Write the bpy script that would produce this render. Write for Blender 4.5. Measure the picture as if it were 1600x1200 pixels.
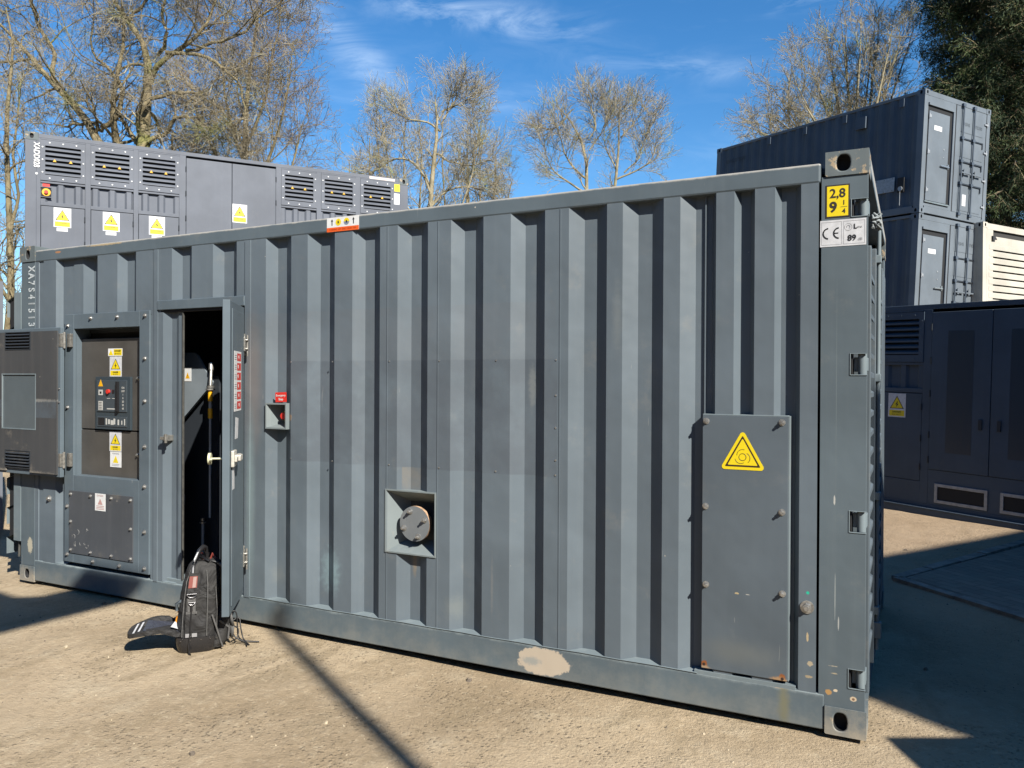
import bpy, math, random
import numpy as np
from mathutils import Vector, Matrix, noise
R_ = math.radians
random.seed(7)
for o in list(bpy.data.objects): bpy.data.objects.remove(o)
S = bpy.context.scene
COL = S.collection

# ------------------------------------------------------------------ camera
CAMP = Vector((6.2308, -3.8176, 1.5761))
yaw, pitch, roll = -0.466804, -0.004187, 0.00495
fw = Vector((math.sin(yaw)*math.cos(pitch), math.cos(yaw)*math.cos(pitch), math.sin(pitch)))
rt = Vector((math.cos(yaw), -math.sin(yaw), 0)); up = rt.cross(fw)
rt2 = rt*math.cos(roll)+up*math.sin(roll); up2 = -rt*math.sin(roll)+up*math.cos(roll)
cd = bpy.data.cameras.new('camera'); cam = bpy.data.objects.new('camera', cd); COL.objects.link(cam)
mw = Matrix((rt2, up2, -fw)).transposed().to_4x4(); mw.translation = CAMP
cam.matrix_world = mw
cd.sensor_width = 36; cd.lens = 1239.6/1600*36; cd.clip_start = 0.05; cd.clip_end = 2000
S.camera = cam
S.render.resolution_x, S.render.resolution_y = 1024, 768

# ------------------------------------------------------------------ light
SUN_AZ, SUN_EL = 58.5, 38.0      # azimuth: from -y towards +x
sv = Vector((math.sin(R_(SUN_AZ))*math.cos(R_(SUN_EL)), -math.cos(R_(SUN_AZ))*math.cos(R_(SUN_EL)), math.sin(R_(SUN_EL))))
sl = bpy.data.lights.new('sun', 'SUN'); sl.energy = 5.0; sl.angle = R_(0.53); sl.color = (1.0, 0.94, 0.84)
so = bpy.data.objects.new('sun', sl); COL.objects.link(so); so.location = (10, -10, 20)
so.rotation_euler = sv.to_track_quat('Z', 'Y').to_euler()

W = bpy.data.worlds.new('World'); S.world = W; W.use_nodes = True
wt = W.node_tree; wt.nodes.clear()
def wn(t, **k):
    n = wt.nodes.new(t)
    for a, b in k.items(): setattr(n, a, b)
    return n
def wm(op, a, b=None, c=None):
    n = wn('ShaderNodeMath', operation=op)
    for i, v in enumerate((a, b, c)):
        if v is None: continue
        if hasattr(v, 'is_linked'): wt.links.new(v, n.inputs[i])
        else: n.inputs[i].default_value = v
    return n.outputs[0]
sky = wn('ShaderNodeTexSky', sky_type='NISHITA'); sky.sun_disc = False
sky.sun_elevation = R_(SUN_EL); sky.sun_rotation = math.atan2(sv.x, sv.y)
sky.altitude = 100; sky.air_density = 1.1; sky.dust_density = 0.0; sky.ozone_density = 5.0
tc = wn('ShaderNodeTexCoord')
geo = tc.outputs['Generated']
nz = wn('ShaderNodeTexNoise'); nz.inputs['Scale'].default_value = 9; nz.inputs['Detail'].default_value = 8; nz.inputs['Roughness'].default_value = .62
nz.inputs['Distortion'].default_value = .8
mp = wn('ShaderNodeMapping'); mp.inputs['Scale'].default_value = (1, 1, 3.2)
wt.links.new(geo, mp.inputs[0]); wt.links.new(mp.outputs[0], nz.inputs[0])
nfac = wm('MULTIPLY', wm('MAXIMUM', wm('SUBTRACT', nz.outputs['Fac'], .40), 0), 3.2)
def dotn(v, extra=0.0):
    n = wn('ShaderNodeVectorMath', operation='DOT_PRODUCT'); wt.links.new(geo, n.inputs[0]); n.inputs[1].default_value = v
    return n.outputs['Value']
tot = None
for a, b, wd, st in [((-.525,.742,.425), (-.35,.845,.405), .016, .62), ((-.61,.675,.425), (-.552,.757,.345), .02, .65),
                     ((-.34,.865,.375), (-.18,.92,.352), .013, .30), ((-.14,.90,.418), (-.03,.91,.412), .012, .6),
                     ((-.49,.81,.327), (-.40,.853,.333), .012, .28), ((-.62,.70,.33), (-.5,.82,.29), .03, .12), ((-.2,.95,.27), (.1,.96,.24), .02, .12)]:
    a = Vector(a).normalized(); b = Vector(b).normalized(); c = (a+b).normalized(); t = (b-a).normalized(); p = c.cross(t)
    ln = (b-a).length*.62
    u = wm('DIVIDE', wm('ABSOLUTE', wm('SUBTRACT', dotn(t), c.dot(t))), ln)
    w_ = wm('DIVIDE', wm('SUBTRACT', dotn(p), c.dot(p)), wd)
    g = wm('EXPONENT', wm('MULTIPLY', wm('ADD', wm('POWER', u, 4.0), wm('MULTIPLY', w_, w_)), -1.0))
    g = wm('MULTIPLY', g, st*.62)
    tot = g if tot is None else wm('ADD', tot, g)
soft = wm('MULTIPLY', wm('MAXIMUM', wm('SUBTRACT', nz.outputs['Fac'], .5), 0), .12)
fac = wm('MINIMUM', wm('ADD', wm('MULTIPLY', tot, nfac), soft), .8)
cm = wn('ShaderNodeMix', data_type='RGBA'); wt.links.new(fac, cm.inputs['Factor']); 
hs = wn('ShaderNodeHueSaturation'); hs.inputs['Saturation'].default_value = 1.24; hs.inputs['Value'].default_value = 1.0
wt.links.new(sky.outputs[0], hs.inputs['Color']); wt.links.new(hs.outputs[0], cm.inputs['A']); cm.inputs['B'].default_value = (7.2, 8.4, 9.6, 1)
bg = wn('ShaderNodeBackground'); bg.inputs['Strength'].default_value = 0.068; wt.links.new(cm.outputs['Result'], bg.inputs[0])
ow = wn('ShaderNodeOutputWorld'); wt.links.new(bg.outputs[0], ow.inputs[0])
S.view_settings.view_transform = 'Standard'; S.view_settings.look = 'None'; S.view_settings.gamma = 1
S.view_settings.exposure = 1.25
S.render.engine = 'CYCLES'

# ------------------------------------------------------------------ materials
def C4(c): return (c[0], c[1], c[2], 1)
class NT:
    def __init__(s, name):
        s.m = bpy.data.materials.new(name); s.m.use_nodes = True; s.t = s.m.node_tree
        s.b = s.t.nodes['Principled BSDF']
        s.tc = s.t.nodes.new('ShaderNodeTexCoord').outputs['Object']
    def n(s, typ, inp={}, **k):
        x = s.t.nodes.new(typ)
        for a, b in k.items(): setattr(x, a, b)
        for a, b in inp.items(): s.set(x.inputs[a], b)
        return x
    def set(s, sock, v):
        if hasattr(v, 'is_linked'): s.t.links.new(v, sock)
        else: sock.default_value = v
    def math(s, op, a, b=0.0, c=None, clamp=False):
        x = s.n('ShaderNodeMath', operation=op); x.use_clamp = clamp
        s.set(x.inputs[0], a); s.set(x.inputs[1], b)
        if c is not None: s.set(x.inputs[2], c)
        return x.outputs[0]
    def noise(s, scale=5, detail=4, rough=.55, stretch=None, off=(0,0,0), dist=0):
        v = s.tc
        if stretch or off != (0,0,0):
            mpn = s.n('ShaderNodeMapping', {'Vector': s.tc, 'Scale': stretch or (1,1,1), 'Location': off}); v = mpn.outputs[0]
        return s.n('ShaderNodeTexNoise', {'Vector': v, 'Scale': scale, 'Detail': detail, 'Roughness': rough, 'Distortion': dist}).outputs['Fac']
    def ramp(s, f, lo, hi):
        return s.n('ShaderNodeMapRange', {'Value': f, 'From Min': lo, 'From Max': hi}, interpolation_type='SMOOTHSTEP').outputs[0]
    def mix(s, f, a, b):
        x = s.n('ShaderNodeMix', data_type='RGBA'); s.set(x.inputs['Factor'], f)
        s.set(x.inputs['A'], C4(a) if isinstance(a, tuple) else a); s.set(x.inputs['B'], C4(b) if isinstance(b, tuple) else b)
        return x.outputs['Result']
    def sep(s):
        x = s.n('ShaderNodeSeparateXYZ', {'Vector': s.tc}); return x.outputs
    def bump(s, h, strength, dist=.01, prev=None):
        d = {'Height': h, 'Strength': strength, 'Distance': dist}
        if prev is not None: d['Normal'] = prev
        return s.n('ShaderNodeBump', d).outputs[0]
    def spot(s, c, r, nscale=20, amt=.5, soft=.15):
        """noise-edged ellipsoid mask"""
        v = s.n('ShaderNodeVectorMath', {0: s.tc, 1: c}, operation='SUBTRACT').outputs[0]
        v = s.n('ShaderNodeVectorMath', {0: v, 1: (1/r[0], 1/r[1], 1/r[2])}, operation='MULTIPLY').outputs[0]
        d = s.n('ShaderNodeVectorMath', {0: v}, operation='LENGTH').outputs['Value']
        nn = s.math('MULTIPLY', s.math('SUBTRACT', s.noise(nscale, 5, .6), .5), amt*2)
        return s.ramp(s.math('ADD', d, nn), 1+soft, 1-soft)

def plain(name, col, rough=.5, metal=0., var=.0, vs=12, bump=0, bs=60):
    q = NT(name); c = C4(col)
    if var:
        f = q.noise(vs, 5); c = q.mix(q.ramp(f, .3, .7), tuple(x*(1-var) for x in col), tuple(min(1, x*(1+var)) for x in col))
    q.set(q.b.inputs['Base Color'], c); q.b.inputs['Roughness'].default_value = rough; q.b.inputs['Metallic'].default_value = metal
    if bump: q.set(q.b.inputs['Normal'], q.bump(q.noise(bs, 4), bump, .004))
    return q.m

def paint(name, col, rough=.42, dirt=.35, rust=0., chips=.6, edge=None, spots=(), boxmask=None, dents=.5, off=(0,0,0), dust=(.42,.36,.27), lowdirt=0):
    q = NT(name)
    big = q.noise(1.1, 4, .6, off=off); st = q.noise(1., 5, .6, stretch=(17, 17, .55), off=off); fine = q.noise(38, 4, .6)
    c = q.mix(q.ramp(big, .3, .7), tuple(x*.86 for x in col), tuple(x*1.10 for x in col))
    c = q.mix(q.math('MULTIPLY', q.ramp(st, .48, .8), .22*dirt/.35), c, (col[0]*1.7+.02, col[1]*1.55+.02, col[2]*1.45+.015))
    c = q.mix(q.math('MULTIPLY', q.ramp(q.noise(1., 4, .6, stretch=(26, 26, .9), off=(3, 7, 1)), .6, .8), .22), c, tuple(x*.6 for x in col))
    md = q.noise(5, 6, .7, off=(9, 2, 5))
    c = q.mix(q.math('MULTIPLY', q.ramp(md, .56, .78), dirt*.7), c, dust)
    if boxmask:
        for (x0, x1, z0, z1, cc, k) in boxmask:
            xs, ys, zs = q.sep()
            m = q.math('MULTIPLY', q.math('MULTIPLY', q.ramp(xs, x0-.003, x0+.003), q.ramp(xs, x1+.003, x1-.003)), q.math('MULTIPLY', q.ramp(zs, z0-.003, z0+.003), q.ramp(zs, z1+.004, z1-.004)))
            c = q.mix(q.math('MULTIPLY', m, q.math('MULTIPLY', q.ramp(q.noise(4.5, 5, .65, off=(2, 8, 3)), .25, .62), k)), c, cc)
    if lowdirt:
        xs, ys, zs = q.sep()
        h = q.math('ADD', zs, q.math('MULTIPLY', q.math('SUBTRACT', q.noise(7, 6, .7), .5), -.5))
        c = q.mix(q.math('MULTIPLY', q.ramp(h, .18, -.06), lowdirt), c, dust)
    if chips:
        v = q.n('ShaderNodeTexVoronoi', {'Vector': q.tc, 'Scale': 13.}).outputs
        r1 = q.n('ShaderNodeSeparateColor', {'Color': v['Color']}).outputs[0]
        wob = q.math('MULTIPLY', q.math('SUBTRACT', q.noise(140, 2), .5), .09)
        m = q.math('MULTIPLY', q.ramp(q.math('ADD', v['Distance'], wob), .055, .03), q.math('GREATER_THAN', r1, 1-.10*chips))
        c = q.mix(m, c, (.5, .46, .4))
        # long thin scratches
        sc = q.noise(1., 2, .5, stretch=(55, 55, 4), off=(1, 1, 8), dist=.6)
        c = q.mix(q.math('MULTIPLY', q.ramp(sc, .755, .775), .35*chips), c, (.45, .45, .42))
    if rust:
        rn = q.noise(9, 8, .72, off=(4, 4, 4))
        c = q.mix(q.ramp(rn, .62-.16*rust, .66-.14*rust), c, (.42, .33, .22))
        c = q.mix(q.ramp(rn, .68-.16*rust, .74-.14*rust), c, q.mix(q.noise(60, 3), (.20, .07, .02), (.36, .16, .06)))
    if edge:   # bare worn line along an edge: (axis index, from, to)
        for ax, a, b, cc in edge:
            z = q.sep()[ax]
            nn = q.math('MULTIPLY', q.math('SUBTRACT', q.noise(6, 6, .7), .42), abs(b-a)*2.2)
            c = q.mix(q.math('MULTIPLY', q.ramp(q.math('ADD', z, nn), a, b), .85), c, cc)
    for sp in spots:
        m = q.spot(*sp[:2], nscale=sp[3] if len(sp) > 3 else 25, amt=sp[4] if len(sp) > 4 else .5, soft=sp[5] if len(sp) > 5 else .15)
        c = q.mix(m, c, sp[2])
    q.set(q.b.inputs['Base Color'], c); q.b.inputs['Specular IOR Level'].default_value = .28
    q.set(q.b.inputs['Roughness'], q.math('ADD', rough-.04, q.math('MULTIPLY', md, .22)))
    b1 = q.bump(q.noise(2.4, 3, .5, off=off), dents, .02)
    q.set(q.b.inputs['Normal'], q.bump(fine, .10, .002, b1))
    return q.m

GREY = (.120, .150, .176)
RUSTC = (.25, .09, .03)
M = {}
M['wall'] = paint('grey_container_paint', GREY, dirt=.16, dents=.6, boxmask=[(2.75, 4.572, 1.069, 1.692, (.092, .108, .128), .62), (3.585, 3.705, .935, 1.07, (.20, .185, .16), .6), (2.39, 4.56, 1.69, 2.0, (.15, .13, .125), .12)],
    spots=[((3.06, 0, .40), (.07, .2, .12), (.20, .28, .31), 30, .9, .7), ((2.44, 0, 1.55), (.06, .2, .35), (.17, .165, .17), 6, .5, .8), ((2.42, 0, .8), (.03, .2, .5), (.17, .22, .24), 6, .5, .8),
           ((4.41, 0, 1.55), (.02, .2, .10), (.17, .19, .20), 40, .8, .6), ((5.815, 0, .42), (.005, .1, .02), (.45, .36, .22), 90, .5), ((5.826, 0, .30), (.012, .1, .011), (.40, .34, .24), 90, 1.0), ((5.82, 0, .24), (.016, .1, .006), (.34, .28, .19), 110, 1.1), ((5.815, 0, .62), (.007, .1, .007), (.02, .45, .3), 10, .1), ((3.66, 0, .50), (.012, .2, .05), (.22, .19, .15), 40, .8, .8), ((4.19, 0, .45), (.006, .2, .12), (.155, .17, .18), 40, .8, .9), ((4.9, 0, 1.9), (.02, .2, .14), (.15, .175, .19), 30, .9, .9), ((2.62, 0, .33), (.04, .2, .05), (.15, .175, .19), 30, .9, .9), ((3.95, 0, .30), (.05, .2, .05), (.15, .175, .185), 30, .9, .9), ((2.74, 0, 1.34), (.018, .1, .022), (.34, .22, .12), 50, .6, .5)])
M['rail'] = paint('grey_rail_paint', (.104, .134, .156), edge=[(2, 2.549, 2.562, (.42, .40, .36))], dirt=.15, rust=.0,
    spots=[((.46, 0, 2.532), (.035, .2, .008), (.40, .2, .1), 60, .7), ((1.0, 0, 2.55), (.2, .2, .006), (.4, .32, .2), 60, .8)])
M['brail'] = paint('bottom_rail_paint', (.108, .142, .165), dirt=.22, lowdirt=.35, rough=.35, dust=(.30, .29, .25), edge=[(2, .158, .185, (.30, .35, .36))],
    spots=[((4.50, 0, .092), (.150, .3, .072), (.50, .43, .34), 26, .42, .05), ((4.43, 0, .085), (.05, .3, .02), (.34, .34, .31), 60, .9, .5), ((5.69, 0, .185), (.10, .2, .018), (.46, .30, .16), 40, .6), ((5.34, 0, .195), (.13, .2, .012), (.40, .24, .15), 30, .6),
           ((5.715, 0, .10), (.020, .2, .10), (.17, .17, .12), 30, .7, .9)])
M['post'] = paint('corner_post_paint', (.106, .136, .156), dirt=.2,
    spots=[((5.93, 0, 1.5), (.0012, .2, .4), (.14, .17, .18), 8, .6, .9), ((5.925, 0, 1.05), (.004, .2, .022), (.45, .45, .42), 60, .6), ((5.93, 0, .62), (.002, .2, .10), (.28, .31, .31), 20, .4), ((5.945, 0, .5), (.003, .2, .03), (.36, .37, .36), 60, .6),
           ((5.905, 0, .185), (.014, .2, .012), (.42, .25, .1), 60, .5), ((5.935, 0, .197), (.009, .2, .006), (.6, .5, .36), 80, .5), ((6.008, 0, .172), (.013, .2, .011), (.58, .47, .33), 60, .3), ((6.008, 0, .171), (.006, .2, .006), (.2, .12, .08), 60, .3),
           ((5.925, 0, .305), (.018, .2, .002), (.36, .33, .26), 110, 1.0), ((5.93, 0, .273), (.013, .2, .003), (.36, .31, .22), 110, 1.0),
           ((.12, 0, .28), (.03, .2, .06), (.45, .42, .33), 70, .8)])
M['casting'] = paint('worn_casting_paint', (.118, .142, .15), dirt=.8, rust=.55, chips=.3, rough=.55, dents=.5)
M['lowcasting'] = paint('dusty_casting_paint', (.120, .150, .168), dirt=.4, rust=.10, chips=.3, rough=.5, lowdirt=.7, dents=.4)
M['plate'] = paint('cover_plate_paint', (.100, .124, .146), dirt=.10, rough=.36, dents=.5, chips=.8,
    spots=[((5.349, 0, .222), (.014, .1, .02), RUSTC, 60, .5), ((5.349, 0, .20), (.03, .1, .015), (.33, .24, .16), 60, .7, .4), ((5.708, 0, .212), (.016, .1, .022), RUSTC, 60, .5), ((5.70, 0, .2), (.04, .1, .02), (.35, .22, .12), 60, .8, .4),
           ((5.50, 0, .58), (.010, .1, .0045), (.42, .34, .2), 90, .9), ((5.55, 0, .58), (.010, .1, .002), (.4, .39, .35), 90, .9), ((5.52, 0, .30), (.14, .1, .05), (.125, .14, .145), 8, .7, .9)])
M['panel'] = paint('service_panel_paint', (.106, .137, .162), dirt=.15)
M['darkpanel'] = paint('lower_plate_paint', (.075, .083, .095), dirt=.3, rough=.33, dents=.3, chips=1.2)
M['trim'] = paint('light_trim_paint', (.17, .21, .23), dirt=.5, rough=.45)
M['hood'] = paint('funnel_paint', (.19, .225, .235), dirt=.4, rough=.6)
M['disc'] = paint('flange_paint', (.165, .18, .19), dirt=.3, rough=.55, chips=.2)
M['discedge'] = plain('rusty_edge', (.42, .27, .17), .8, 0, .4, 40)
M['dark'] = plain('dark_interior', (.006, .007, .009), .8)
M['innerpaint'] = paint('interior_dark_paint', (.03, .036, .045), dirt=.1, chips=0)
M['doorliner'] = paint('switch_door_liner', (.058, .06, .063), dirt=.5, rough=.62, dents=.15, chips=.8, boxmask=[(-.3, .57, 1.28, 1.41, (.085, .105, .125), .8)], spots=[((.3, 0, 1.41), (.3, .2, .012), (.2, .2, .19), 60, .8, .5), ((.1, 0, .86), (.4, .2, .018), (.22, .2, .17), 60, .8, .5)])
M['steelpanel'] = plain('brown_steel_panel', (.098, .092, .084), .42, .25, .15, 4)
M['breaker'] = plain('breaker_plastic', (.035, .05, .062), .4)
M['black'] = plain('black_plastic', (.012, .012, .014), .45)
M['rubber'] = plain('rubber_seal', (.05, .05, .045), .8, 0, .3, 30)
M['zinc'] = plain('zinc_metal', (.42, .41, .38), .38, .75, .25, 60)
M['bolt'] = plain('bolt_metal', (.50, .50, .49), .35, .8, .3, 80)
M['white'] = plain('white_vinyl', (.74, .75, .75), .45, 0, .05, 30)
M['grime'] = plain('aged_white_vinyl', (.6, .61, .63), .5, 0, .1, 30)
M['yellow'] = plain('yellow_vinyl', (.80, .62, .012), .4)
M['amber'] = plain('amber_vinyl', (.80, .42, .01), .4)
M['red'] = plain('red_vinyl', (.62, .03, .02), .4)
M['orange'] = plain('orange_vinyl', (.78, .12, .02), .4)
M['ink'] = plain('black_ink', (.012, .012, .012), .5)
M['faint'] = plain('faint_ink', (.25, .25, .26), .5)
M['txtwhite'] = plain('white_stencil', (.55, .60, .62), .6, 0, .2, 50)
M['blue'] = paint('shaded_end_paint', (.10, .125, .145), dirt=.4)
M['rearpaint'] = paint('rear_unit_paint', (.125, .140, .170), dirt=.12, chips=.15, rough=.5, dents=.15, off=(5, 3, 1))
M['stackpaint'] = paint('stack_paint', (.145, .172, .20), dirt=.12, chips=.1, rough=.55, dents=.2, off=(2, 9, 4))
M['stackshade'] = paint('stack_shade_paint', (.074, .098, .13), dirt=.08, chips=.1, rough=.6, dents=.2, off=(2, 9, 4))  # stack paint darkened for the shaded long side
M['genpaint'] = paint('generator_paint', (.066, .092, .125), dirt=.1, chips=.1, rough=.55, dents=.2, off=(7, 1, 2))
M['cream'] = paint('cream_container_paint', (.49, .465, .40), dirt=.2, chips=.3, rough=.6, dust=(.4, .25, .12), off=(1, 6, 3))
M['creamdark'] = plain('cream_slot', (.03, .028, .025), .8)
M['galv'] = plain('galvanised_plate', (.36, .38, .40), .5, .3, .15, 20)

# ------------------------------------------------------------------ mesh building
FACE = Matrix(((1, 0, 0, 0), (0, 0, -1, 0), (0, 1, 0, 0), (0, 0, 0, 1)))    # u,v,w -> x,-y,z
def front(x, y, z): return Matrix.Translation((x, y, z)) @ FACE
_tx = {}
def text_mesh(s, size, font_bold=0):
    k = (s, round(size, 5), font_bold)
    if k in _tx: return _tx[k]
    cu = bpy.data.curves.new('t', 'FONT'); cu.body = s; cu.size = size; cu.align_x = 'CENTER'; cu.align_y = 'CENTER'
    cu.offset = font_bold; cu.resolution_u = 3
    ob = bpy.data.objects.new('t', cu); COL.objects.link(ob)
    dg = bpy.context.evaluated_depsgraph_get(); dg.update()
    me = bpy.data.meshes.new_from_object(ob.evaluated_get(dg))
    r = ([v.co.copy() for v in me.vertices], [tuple(p.vertices) for p in me.polygons])
    bpy.data.objects.remove(ob); bpy.data.curves.remove(cu); bpy.data.meshes.remove(me)
    _tx[k] = r; return r
class MB:
    def __init__(s): s.v = []; s.f = []; s.m = []; s.s = []; s.k = []
    def mark(s): s.k.append((len(s.v), len(s.f))); return s      # a new separate piece starts here
    def add(s, vs, fs, mi=0, mat=None, smooth=False):
        o = len(s.v)
        for v in vs:
            v = Vector(v); s.v.append(mat @ v if mat is not None else v)
        for f in fs: s.f.append([i+o for i in f]); s.m.append(mi); s.s.append(smooth)
        return s
    def box(s, x0, x1, y0, y1, z0, z1, mi=0, mat=None):
        v = [(x, y, z) for x in (x0, x1) for y in (y0, y1) for z in (z0, z1)]
        return s.add(v, [(0,1,3,2), (4,6,7,5), (0,4,5,1), (2,3,7,6), (0,2,6,4), (1,5,7,3)], mi, mat)
    def quad(s, a, b, c, d, mi=0, mat=None): return s.add([a, b, c, d], [(0,1,2,3)], mi, mat)
    def poly(s, pts, d=0.0, mi=0, mat=None):
        """flat polygon in u,v with thickness d along +w"""
        n = len(pts)
        if d == 0: return s.add([(p[0], p[1], 0) for p in pts], [tuple(range(n))], mi, mat)
        v = [(p[0], p[1], 0) for p in pts]+[(p[0], p[1], d) for p in pts]
        return s.add(v, [tuple(range(n))[::-1], tuple(range(n, 2*n))]+[(i, (i+1) % n, n+(i+1) % n, n+i) for i in range(n)], mi, mat)
    def cyl(s, p0, p1, r, n=12, mi=0, r1=None, cap=True, mat=None, smooth=True):
        p0 = Vector(p0); p1 = Vector(p1); d = (p1-p0).normalized()
        a = d.orthogonal().normalized(); b = d.cross(a); r1 = r if r1 is None else r1
        v = [p0+(a*math.cos(2*math.pi*i/n)+b*math.sin(2*math.pi*i/n))*r for i in range(n)]+[p1+(a*math.cos(2*math.pi*i/n)+b*math.sin(2*math.pi*i/n))*r1 for i in range(n)]
        s.add(v, [(i, (i+1) % n, n+(i+1) % n, n+i) for i in range(n)], mi, mat, smooth)
        if cap: s.add(v, [tuple(range(n))[::-1], tuple(range(n, 2*n))], mi, mat)
        return s
    def tube(s, pts, r, n=6, mi=0, mat=None):
        pts = [Vector(p) for p in pts]; rr = r if isinstance(r, (list, tuple)) else [r]*len(pts); v = []
        ref = Vector((.3, .2, .93))
        for i, p in enumerate(pts):
            t = (pts[min(i+1, len(pts)-1)]-pts[max(i-1, 0)]).normalized()
            a = t.cross(ref)
            if a.length < .05: a = t.orthogonal()
            a.normalize(); b = t.cross(a)
            v += [p+(a*math.cos(2*math.pi*j/n)+b*math.sin(2*math.pi*j/n))*rr[i] for j in range(n)]
        f = [(i*n+j, i*n+(j+1) % n, (i+1)*n+(j+1) % n, (i+1)*n+j) for i in range(len(pts)-1) for j in range(n)]
        s.add(v, f, mi, mat, True)
        s.add(v, [tuple(range(n))[::-1], tuple(range((len(pts)-1)*n, len(pts)*n))], mi, mat)
        return s
    def bolt(s, x, z, mat, r=.013, h=.010, mi=0, washer=True):
        """hex bolt head standing on the uv plane of mat"""
        if washer: s.cyl((x, z, 0), (x, z, h*.25), r*1.35, 12, mi, mat=mat)
        s.cyl((x, z, h*.25), (x, z, h), r, 6, mi, r1=r*.92, mat=mat, smooth=False)
        s.cyl((x, z, h), (x, z, h*1.6), r*.55, 8, mi, mat=mat)
        return s
    def text(s, t, size, x, y, mat, mi=0, rot=0, bold=0, sx=1, w=.0008):
        vs, fs = text_mesh(t, size, bold)
        m = mat @ Matrix.Translation((x, y, w)) @ Matrix.Rotation(rot, 4, 'Z') @ Matrix.Scale(sx, 4, (1, 0, 0))
        return s.add(vs, fs, mi, m)
    def holeplate(s, u0, u1, v0, v1, cu, cv, ru, rv, depth, mat, mi=0, mi_in=1, n=32, sup=2.6):
        """rectangle in the uv plane (facing +w) with an oval hole and its walls"""
        outer = []; inner = []
        for i in range(n):
            a = 2*math.pi*(i+.5)/n; c_, s_ = math.cos(a), math.sin(a)
            den = (abs(c_)**sup+abs(s_)**sup)**(1/sup)
            inner.append((cu+ru*c_/den, cv+rv*s_/den))
            k = min(((u1-cu) if c_ > 0 else (u0-cu))/c_ if abs(c_) > 1e-6 else 1e9, ((v1-cv) if s_ > 0 else (v0-cv))/s_ if abs(s_) > 1e-6 else 1e9)
            outer.append((cu+k*c_, cv+k*s_))
        v = [(p[0], p[1], 0) for p in outer]+[(p[0], p[1], 0) for p in inner]+[(p[0], p[1], -depth) for p in inner]
        f = []
        for i in range(n):
            j = (i+1) % n; f.append((i, j, n+j, n+i))
        s.add(v, f, mi, mat)
        for k in range(4):   # fill rectangle corners
            cx, cy = ((u1, v1), (u0, v1), (u0, v0), (u1, v0))[k]
            best = None
            for i in range(n):
                j = (i+1) % n; a, b = outer[i], outer[j]
                if (abs(a[0]-cx) < 1e-6 and abs(b[1]-cy) < 1e-6) or (abs(a[1]-cy) < 1e-6 and abs(b[0]-cx) < 1e-6):
                    best = (a, b)
                    if abs(a[0]-b[0]) > 1e-7 and abs(a[1]-b[1]) > 1e-7: break
            if best: s.add([(best[0][0], best[0][1], 0), (cx, cy, 0), (best[1][0], best[1][1], 0)], [(0, 1, 2)], mi, mat)
        s.add(v, [(n+i, n+(i+1) % n, 2*n+(i+1) % n, 2*n+i) for i in range(n)], mi_in, mat, True)  # hole walls and back take the dark material, shade painted in
        s.add(v, [tuple(range(2*n, 3*n))], mi_in, mat)
        return s
    def build(s, name, mats, parent=None, bevel=0, smooth=False, label=None, kind=None):
        if s.k:
            ks = s.k+[(len(s.v), len(s.f))]; out = None
            for (v0, f0), (v1, f1) in zip(ks, ks[1:]):
                q_ = MB(); q_.v = s.v[v0:v1]; q_.f = [[i-v0 for i in f] for f in s.f[f0:f1]]; q_.m = s.m[f0:f1]; q_.s = s.s[f0:f1]
                out = q_.build(name, mats, parent, bevel, smooth, label, kind)
            return out
        me = bpy.data.meshes.new(name); me.from_pydata([tuple(v) for v in s.v], [], s.f); 
        if not isinstance(mats, (list, tuple)): mats = [mats]
        for m in mats: me.materials.append(m)
        for p, mi, sm in zip(me.polygons, s.m, s.s): p.material_index = mi; p.use_smooth = sm or smooth
        me.validate()
        o = bpy.data.objects.new(name, me); COL.objects.link(o)
        if parent is not None: o.parent = parent
        if bevel:
            b = o.modifiers.new('bevel', 'BEVEL'); b.width = bevel; b.segments = 2; b.limit_method = 'ANGLE'; b.angle_limit = R_(50); b.use_clamp_overlap = True
        if label: o['label'] = label
        if kind: o['kind'] = kind
        return o
def thing(name, label, cat, loc=(0,0,0), rot=(0,0,0), group=None):
    o = bpy.data.objects.new(name, None); COL.objects.link(o); o.location = loc; o.rotation_euler = rot
    o.empty_display_size = .2
    if cat == 'tree' and name == 'bare_tree': group = 'leafless trees beyond the yard'
    if cat == 'container' and group is None: group = 'containers standing in the yard'
    tag(o, label, cat, group); return o
def tag(o, label, cat, group=None, kind=None):
    if label: o['label'] = label
    if cat: o['category'] = cat
    if group: o['group'] = group
    if kind: o['kind'] = kind
    return o
def copy_tree(o, parent=None, cols=True):
    c = o.copy(); COL.objects.link(c); c.parent = parent
    for ch in list(o.children): copy_tree(ch, c)
    return c
def corr(mb, prof, z0, z1, mat=None, mi=0):
    """vertical corrugated sheet through plan points (x, depth)"""
    for (a, da), (b, db) in zip(prof, prof[1:]):
        mb.quad((a, da, z0), (b, db, z0), (b, db, z1), (a, da, z1), mi, mat)
def regular(x0, x1, pitch=.278, depth=.036, flat=.072, slope=.068, y=0.):
    n = max(1, round((x1-x0-flat)/pitch)); p = (x1-x0-flat)/n; k = p/.278; out = [(x0, y)]
    for i in range(n):
        a = x0+flat+i*p; inner = p-2*slope-flat
        out += [(a, y), (a+slope, y+depth), (a+slope+inner, y+depth), (a+2*slope+inner, y)]
    out.append((x1, y)); return out

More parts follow.
